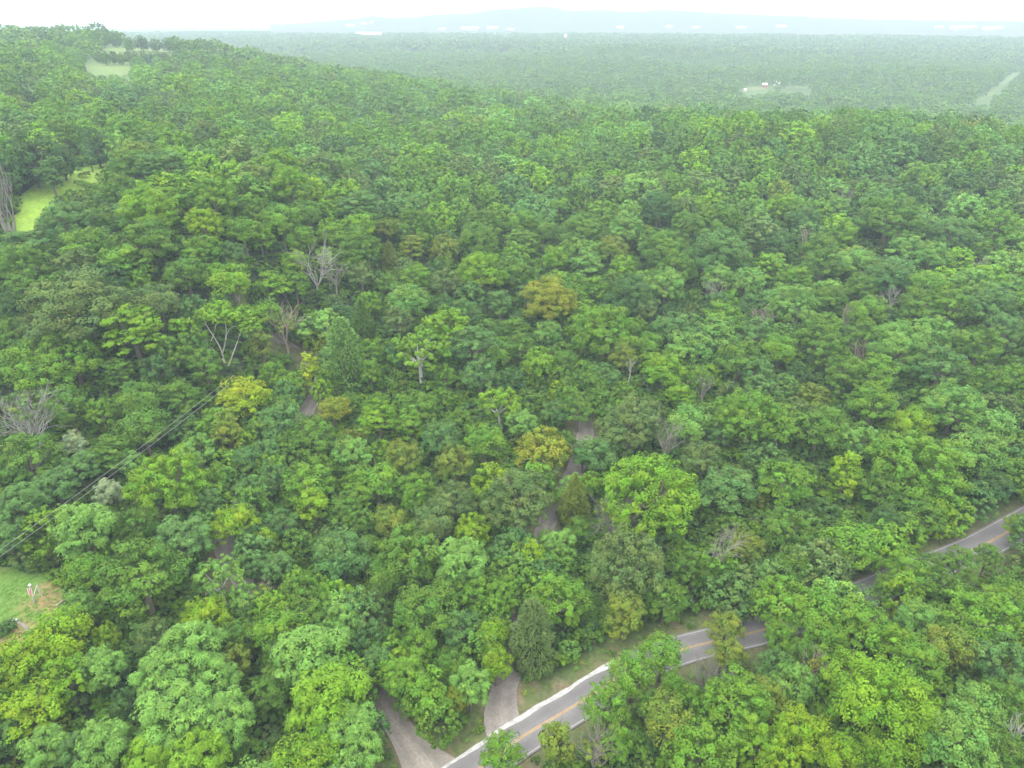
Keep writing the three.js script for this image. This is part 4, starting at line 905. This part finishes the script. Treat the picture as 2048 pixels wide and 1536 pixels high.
  scatter('tree_crowns', [211, 212, 213, 214].map((s, i) => lod(s, 12, 13, { lobes: [44, 32, 56, 38][i], lobe: [0.23, 0.28, 0.2, 0.26][i], in: 0.9, cards: 2600, leaf: 0.5 })), mid, wood);
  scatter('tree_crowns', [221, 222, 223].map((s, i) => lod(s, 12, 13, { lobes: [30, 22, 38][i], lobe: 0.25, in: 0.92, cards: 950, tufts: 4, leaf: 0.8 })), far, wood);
  // the plain: groves
  const groves = []; const groveGeo = [231, 232].map((s) => { const q = rng(s), gs = []; for (let i = 0; i < 9; i++) { const g = lod(s * 10 + i, 13, 13, { lobes: 7, lobe: 0.5, cards: 90, tufts: 3, leaf: 2.5, vary: 0.5 }); const v = lerp(0.88, 1.12, q()), c = g.attributes.color; for (let k = 0; k < c.count; k++) c.setXYZ(k, c.getX(k) * v, c.getY(k) * v, c.getZ(k) * v); g.scale(1, lerp(0.8, 1.15, q()), 1); g.translate((i % 3 - 1) * 11.5 + (q() - 0.5) * 5, 0, (Math.floor(i / 3) - 1) * 11.5 + (q() - 0.5) * 5); gs.push(g); } return mergeGeometries(gs); });
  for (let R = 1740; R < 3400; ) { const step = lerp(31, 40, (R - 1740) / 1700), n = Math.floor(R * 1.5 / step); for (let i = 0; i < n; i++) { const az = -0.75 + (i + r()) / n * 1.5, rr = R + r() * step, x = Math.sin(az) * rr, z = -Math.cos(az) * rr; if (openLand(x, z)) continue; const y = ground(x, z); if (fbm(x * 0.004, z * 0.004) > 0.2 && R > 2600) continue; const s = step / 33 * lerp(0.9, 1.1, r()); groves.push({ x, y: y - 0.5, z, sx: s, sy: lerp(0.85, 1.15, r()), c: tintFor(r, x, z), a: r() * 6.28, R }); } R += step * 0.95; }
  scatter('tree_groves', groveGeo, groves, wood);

  // undergrowth: saplings, vines and brush on the floor and the banks
  const brush = [], grass = [];
  for (let R = 60; R < 520; R += R < 300 ? 1.55 : 3.2) { const n = Math.floor(R * 1.72 / (R < 190 ? 1.9 : R < 300 ? 2.6 : 4.2)); for (let i = 0; i < n; i++) {
    const az = -0.86 + (i + r()) / n * 1.72, rr = R + r() * 1.5, x = Math.sin(az) * rr, z = -Math.cos(az) * rr, g = roadGap(x, z), y = ground(x, z);
    if (!inView(x, y, z, 60) || openLand(x, z) || g < 0.5) continue;
    if (g < 4 && fbm(x * 0.16, z * 0.16) > -0.02 - (g - 0.5) * 0.06) { if (r() < 0.55) grass.push({ x, y, z, sx: lerp(0.6, 1.3, r()), sy: lerp(0.5, 1.3, r()), c: C(0.1 + 0.08 * r(), 0.18 + 0.05 * r(), 0.03) }); continue; }
    const s = lerp(0.6, 1.5, r()) * (g < 3 ? 0.42 : 1) * (R < 300 ? 1 : 1.8); brush.push({ x, y: y - 0.25, z, sx: s, sy: s * lerp(0.5, 1.15, r()), c: tintFor(r, x, z).multiplyScalar(0.78), a: r() * 6.28 });
  } }
  const under = new THREE.Group(); under.name = 'undergrowth'; under.userData = { kind: 'stuff', label: 'low brush, saplings and vines on the forest floor and the road banks', category: 'undergrowth' }; scene.add(under);
  scatter('brush', [301, 302, 303].map((s, i) => foliage(s, { W: 3, Hc: 2.6, lobe: 0.45, lobes: 7, cards: 260, tufts: 4, leaf: 0.36, low: -0.2, flat: 0.8 })), brush, under);
  for (const [k, n] of [['yard', 1300], ['meadow', 1500]]) { const p = areaWorld[k], xs = p.map((q) => q[0]), zs = p.map((q) => q[1]); for (let i = 0; i < n; i++) { const x = lerp(Math.min(...xs), Math.max(...xs), r()), z = lerp(Math.min(...zs), Math.max(...zs), r()); if (inside(p, x, z)) grass.push({ x, y: ground(x, z) + 0.05, z, sx: lerp(0.3, 0.8, r()), sy: lerp(0.15, 0.4, r()), c: k === 'yard' ? C(0.11, 0.2 + 0.04 * r(), 0.03) : C(0.15 + 0.04 * r(), 0.27, 0.03) }); } }
  const tuft = (() => { const q = rng(9), L = new Leaves(); for (let i = 0; i < 22; i++) { const a = q() * 6.28, out = V(Math.cos(a), 0, Math.sin(a)), d = out.clone().add(V(0, lerp(0.3, 0.9, q()), 0)).normalize(), t = lerp(0.8, 1.2, q()); L.face(V(out.x * 0.4 * q(), 0.25, out.z * 0.4 * q()), d, V(out.z, 0, -out.x), V(-out.x * 0.3, 1, -out.z * 0.3).normalize(), 0.7, 0.12, [t, t, t], 0.2); } return L.build(); })();
  const lawnGrass = new THREE.Group(); lawnGrass.name = 'grass'; lawnGrass.userData = { kind: 'stuff', label: 'rough grass along the road verges, on the lawn and in the meadow', category: 'grass' }; scene.add(lawnGrass);
  scatter('grass_tufts', [tuft], grass, lawnGrass);
  // shrubs on the open meadow
  for (const [x, y, w, t, words] of [[150, 347, 40, 's', 'low spreading bush in the bright meadow below the smallest lone tree'], [172, 352, 26, 'o', 'small reddish-green bush beside the spreading bush in the meadow'], [165, 372, 34, 'm', 'scrubby bush on the near edge of the bright meadow']]) { const p = hit(x, y, 0.6), k = depthOf(p) / FPX, g = thing('bush', words, 'bush'); mesh('foliage', foliage(x, { W: w * k, Hc: w * k * 0.42, lobe: 0.4, lobes: 10, cards: 700, tufts: 5, leaf: 0.34, low: -0.1 }), MAT[t], g); mesh('stem', limb([V(0, -0.3, 0), V(0.05, 0.4, 0), V(0.1, 0.8, 0.05)], 0.08, 0.03), bark, g); g.position.set(p.x, ground(p.x, p.z), p.z); }
  for (const [x, y, w, words] of [[18, 1253, 30, 'clipped round dark green shrub on the bare soil at the lawn edge'], [-3, 1264, 30, 'second round dark shrub, cut by the left edge of the photo, on bare soil']]) { const p = hit(x, y, 0.9), k = depthOf(p) / FPX, g = thing('shrub', words, 'shrub', 'clipped shrubs by the lawn'); mesh('foliage', foliage(x + 50, { W: w * k, Hc: w * k * 0.78, lobe: 0.5, lobes: 16, cards: 1300, tufts: 6, leaf: 0.2, low: -0.6 }), MAT.d, g); mesh('stem', limb([V(0, -0.2, 0), V(0.03, 0.3, 0), V(0, 0.7, 0)], 0.07, 0.04), bark, g); g.position.set(p.x, ground(p.x, p.z), p.z); }
}

// ------------------------------------------------------------------ the yard: posts with a flag, a log, a stone edging
{
  const wood1 = new THREE.MeshStandardMaterial({ color: C(0.42, 0.42, 0.42), roughness: 0.9 }), a = hit(69, 1207), b = hit(81, 1190), k = depthOf(a) / FPX, H = 35 * k / 0.72;
  const g = thing('post_frame', 'weathered grey frame of two posts with a slanting brace, standing on the lawn', 'post frame');
  g.position.copy(a); const B = b.clone().sub(a), at = (p, q) => p.clone().lerp(q, 1);
  const top1 = V(0.55, H, 0.1), top2 = B.clone().add(V(0.3, H * 0.62, 0.1));
  mesh('post', limb([V(0, -0.4, 0), top1.clone().multiplyScalar(0.5), top1], 0.13, 0.1, 8), wood1, g);
  mesh('post', limb([B.clone().add(V(0, -0.4, 0)), B.clone().lerp(top2, 0.5), top2], 0.12, 0.09, 8), wood1, g);
  mesh('brace', limb([V(0.16, H * 0.3, 0), top2.clone().multiplyScalar(0.5).add(V(0, H * 0.14, 0)), top2.clone().multiplyScalar(0.98)], 0.07, 0.06, 6), wood1, g);
  mesh('strut', limb([top2, B.clone().add(V(0.35, H * 0.1, 0.25)), B.clone().add(V(0.7, -0.2, 0.45))], 0.06, 0.05, 6), wood1, g);
  const box = new THREE.SphereGeometry(0.26, 12, 8); box.scale(1, 0.75, 1); mesh('post_cap', box.translate(top1.x, top1.y + 0.08, top1.z), new THREE.MeshStandardMaterial({ color: C(0.62, 0.68, 0.6), roughness: 0.7 }), g);
  // a hanging striped flag
  const f = tag(new THREE.Group(), 'red and white striped flag hanging limp from the taller grey post', 'flag'); f.name = 'flag'; scene.add(f); f.position.copy(a).add(V(0.2, H * 0.86, 0.16));
  const stripes = [[0.62, 0.6, 0.58], [0.55, 0.06, 0.05]].map((c) => new THREE.MeshStandardMaterial({ color: C(...c), roughness: 0.9, side: THREE.DoubleSide }));
  for (let i = 0; i < 7; i++) { const geo = new THREE.PlaneGeometry(0.13, 1.7, 1, 10), P = geo.attributes.position; for (let q = 0; q < P.count; q++) { const y = P.getY(q), x = P.getX(q) + (i - 3) * 0.13; P.setXYZ(q, x * (0.75 + 0.25 * y), y - 0.75 - Math.abs(x) * 0.3, 0.12 * Math.sin(x * 9 + y * 1.5)); } geo.computeVertexNormals(); mesh('stripe', geo, stripes[i % 2], f); }
  const p1 = hit(110, 1214), p2 = hit(138, 1197), d = p2.clone().sub(p1), lg = thing('fallen_log', 'grey-brown fallen log lying at the lawn edge beside the dark feathery tree', 'log');
  lg.position.copy(p1); mesh('log', limb([V(0, 0.16, 0), d.clone().multiplyScalar(0.5).add(V(0, 0.3, 0.1)), d.clone().add(V(0, 0.2, 0))], 0.2, 0.13, 8), new THREE.MeshStandardMaterial({ color: C(0.3, 0.25, 0.22), roughness: 1 }), lg);
  mesh('branch_stub', limb([d.clone().multiplyScalar(0.6).add(V(0, 0.3, 0.1)), d.clone().multiplyScalar(0.68).add(V(0.1, 0.7, 0.2))], 0.07, 0.04, 5, 2), bark, lg);
  const path = px('33 1244, 42 1248, 50 1254, 56 1262').map(([x, y]) => hit(x, y)).map((p) => V(p.x, 0, p.z)); structure('garden_path', ribbon(new THREE.CatmullRomCurve3(path).getPoints(14), -0.25, 0.25, 0.12, 1), new THREE.MeshStandardMaterial({ color: C(0.26, 0.24, 0.22), roughness: 1, map: gravelTex }));
  const cst = hit(30, 1243), st = thing('garden_bench', 'small low grey bench beside the clipped shrub on the bare soil', 'bench'); st.position.copy(cst); mesh('seat', new THREE.BoxGeometry(1, 0.08, 0.4).translate(0, 0.42, 0), wood1, st); for (const s of [-1, 1]) mesh('leg', new THREE.BoxGeometry(0.1, 0.5, 0.34).translate(s * 0.4, 0.13, 0), wood1, st);
}
// power lines
{
  const m = new THREE.MeshStandardMaterial({ color: C(0.27, 0.27, 0.28), roughness: 0.6, metalness: 0.3 });
  for (const [y0, x1, y1, label] of [[1101, 450, 772, 'upper of the two power lines slanting across the left side'], [1114, 442, 789, 'lower of the two power lines slanting across the left side']]) {
    const a = hit(0, y0, 9.5), b = hit(x1, y1, 9.5), d = b.clone().sub(a), A = a.clone().addScaledVector(d, -0.5), B = b.clone().addScaledVector(d, 0.06), pts = []; for (let i = 0; i <= 40; i++) { const t = i / 40, p = A.clone().lerp(B, t); p.y -= 1.1 * 4 * t * (1 - t) - 1.05; pts.push(p); }
    tag(mesh('power_line', limb(pts, 0.03, 0.03, 5, 1), m), label, 'power line', 'power lines over the left slope');
  }
}
// far buildings: a farmstead on the plain and the town's roofs along the horizon
{
  const wall = new THREE.MeshStandardMaterial({ color: C(0.7, 0.7, 0.68), roughness: 0.9 }), roofW = new THREE.MeshStandardMaterial({ color: C(0.85, 0.85, 0.85), roughness: 0.6 }), rust = new THREE.MeshStandardMaterial({ color: C(0.32, 0.14, 0.1), roughness: 0.9 }), dark = new THREE.MeshStandardMaterial({ color: C(0.05, 0.055, 0.06), roughness: 0.4 });
  const townWall = new THREE.MeshStandardMaterial({ color: C(0.45, 0.45, 0.44), roughness: 0.9 }), townRoof = new THREE.MeshStandardMaterial({ color: C(0.6, 0.6, 0.6), roughness: 0.7 });
  const onHill = (x, y) => { const d = ray(x, y), l = Math.hypot(d.x, d.z), q = ray(x, hillCrest(x)), top = 100 + q.y / Math.hypot(q.x, q.z) * 3350; let R = 2500; for (; R < 3340; R += 6) { const k = Math.exp(-(((R - 3350) / 1600 * 4.2) ** 2)); if (100 + d.y / l * R < 36 + (top - 36) * k + 3) break; } return V(d.x / l * R, 100 + d.y / l * R, d.z / l * R); };
  function house(x, y, w, h, name, label, cat, wallM, roofM, group, deep = 0.7, stand = 0.5) {
    let H; const p = stand > 5 && y < 61 ? onHill(x, y + h * 0.5) : hit(x, y + h * 0.5, stand), k = depthOf(p) / FPX, W = w * k, D = W * deep, g = thing(name, label, cat, group); H = Math.max(h * k, 3) + stand; g.position.set(p.x, stand > 5 && y < 61 ? p.y - 4 : ground(p.x, p.z), p.z); if (stand > 5 && y < 61) H = Math.max(h * k, 3) + 4; g.rotation.y = ((x * 7) % 10 - 5) * 0.05;
    mesh('wall', new THREE.BoxGeometry(W, H * 0.7 + 4, D).translate(0, H * 0.35 - 2, 0), wallM, g);
    const s = new THREE.Shape([new THREE.Vector2(-D * 0.54, 0), new THREE.Vector2(D * 0.54, 0), new THREE.Vector2(0, H * 0.42)]), rg = new THREE.ExtrudeGeometry(s, { depth: W * 1.05, bevelEnabled: false }); rg.rotateY(Math.PI / 2); rg.translate(-W * 0.525, H * 0.703, 0); mesh('roof', rg, roofM, g);
    const n = clamp(Math.round(W / 9), 2, 7); for (let i = 0; i < n; i++) mesh(i === 0 ? 'door' : 'window', new THREE.BoxGeometry(W / n * 0.45, H * 0.28, 0.3).translate((i - (n - 1) / 2) * W / n, H * (i === 0 ? 0.2 : 0.36), D / 2 + 0.05), dark, g);
    return g;
  }
  house(1553, 168, 11, 8, 'farmhouse', 'white farmhouse in the pasture clearing on the plain', 'house', wall, roofW);
  house(1529, 171, 9, 7, 'barn', 'small red-brown barn left of the white farmhouse', 'barn', rust, wall);
  house(1490, 180, 5, 4, 'shed', 'small pale shed at the left end of the pasture clearing', 'shed', wall, wall);
  const T = [[1786, 61, 84, 7, 'largest white warehouse roof on the horizon, right side'], [1850, 66, 34, 3], [1925, 55, 70, 6, 'long white warehouse roof at far right on the horizon'], [1985, 56, 56, 4], [1878, 54, 26, 3], [1240, 54, 22, 3], [1200, 62, 32, 3], [1165, 63, 22, 4], [1108, 61, 22, 3], [745, 68, 34, 4, 'cluster-front white building below the left hill, nearest the wood'], [722, 67, 18, 3], [702, 51, 26, 4, 'white building on the left foot of the hills'], [727, 48, 18, 4], [743, 45, 10, 4], [884, 58, 20, 3], [940, 56, 54, 4, 'long white building below the highest hill'], [985, 55, 34, 3], [1022, 59, 20, 3], [1338, 53, 20, 3], [1392, 55, 24, 3], [1482, 55, 30, 3], [1562, 52, 30, 3], [1131, 73, 5, 6, 'small white tower-like building at the edge of the far wood']];
  for (const [x, y, w0, h0, words] of T) for (const [w, h] of [[y < 61 ? w0 * 0.62 : w0, y < 61 ? h0 * 0.72 : h0]]) house(x, y, w, h, 'town_building', words ?? 'pale low building of the hazy town on the horizon', 'building', townWall, townRoof, words ? undefined : 'pale town buildings on the horizon', 0.5, 9);
}

renderer.render(scene, camera);
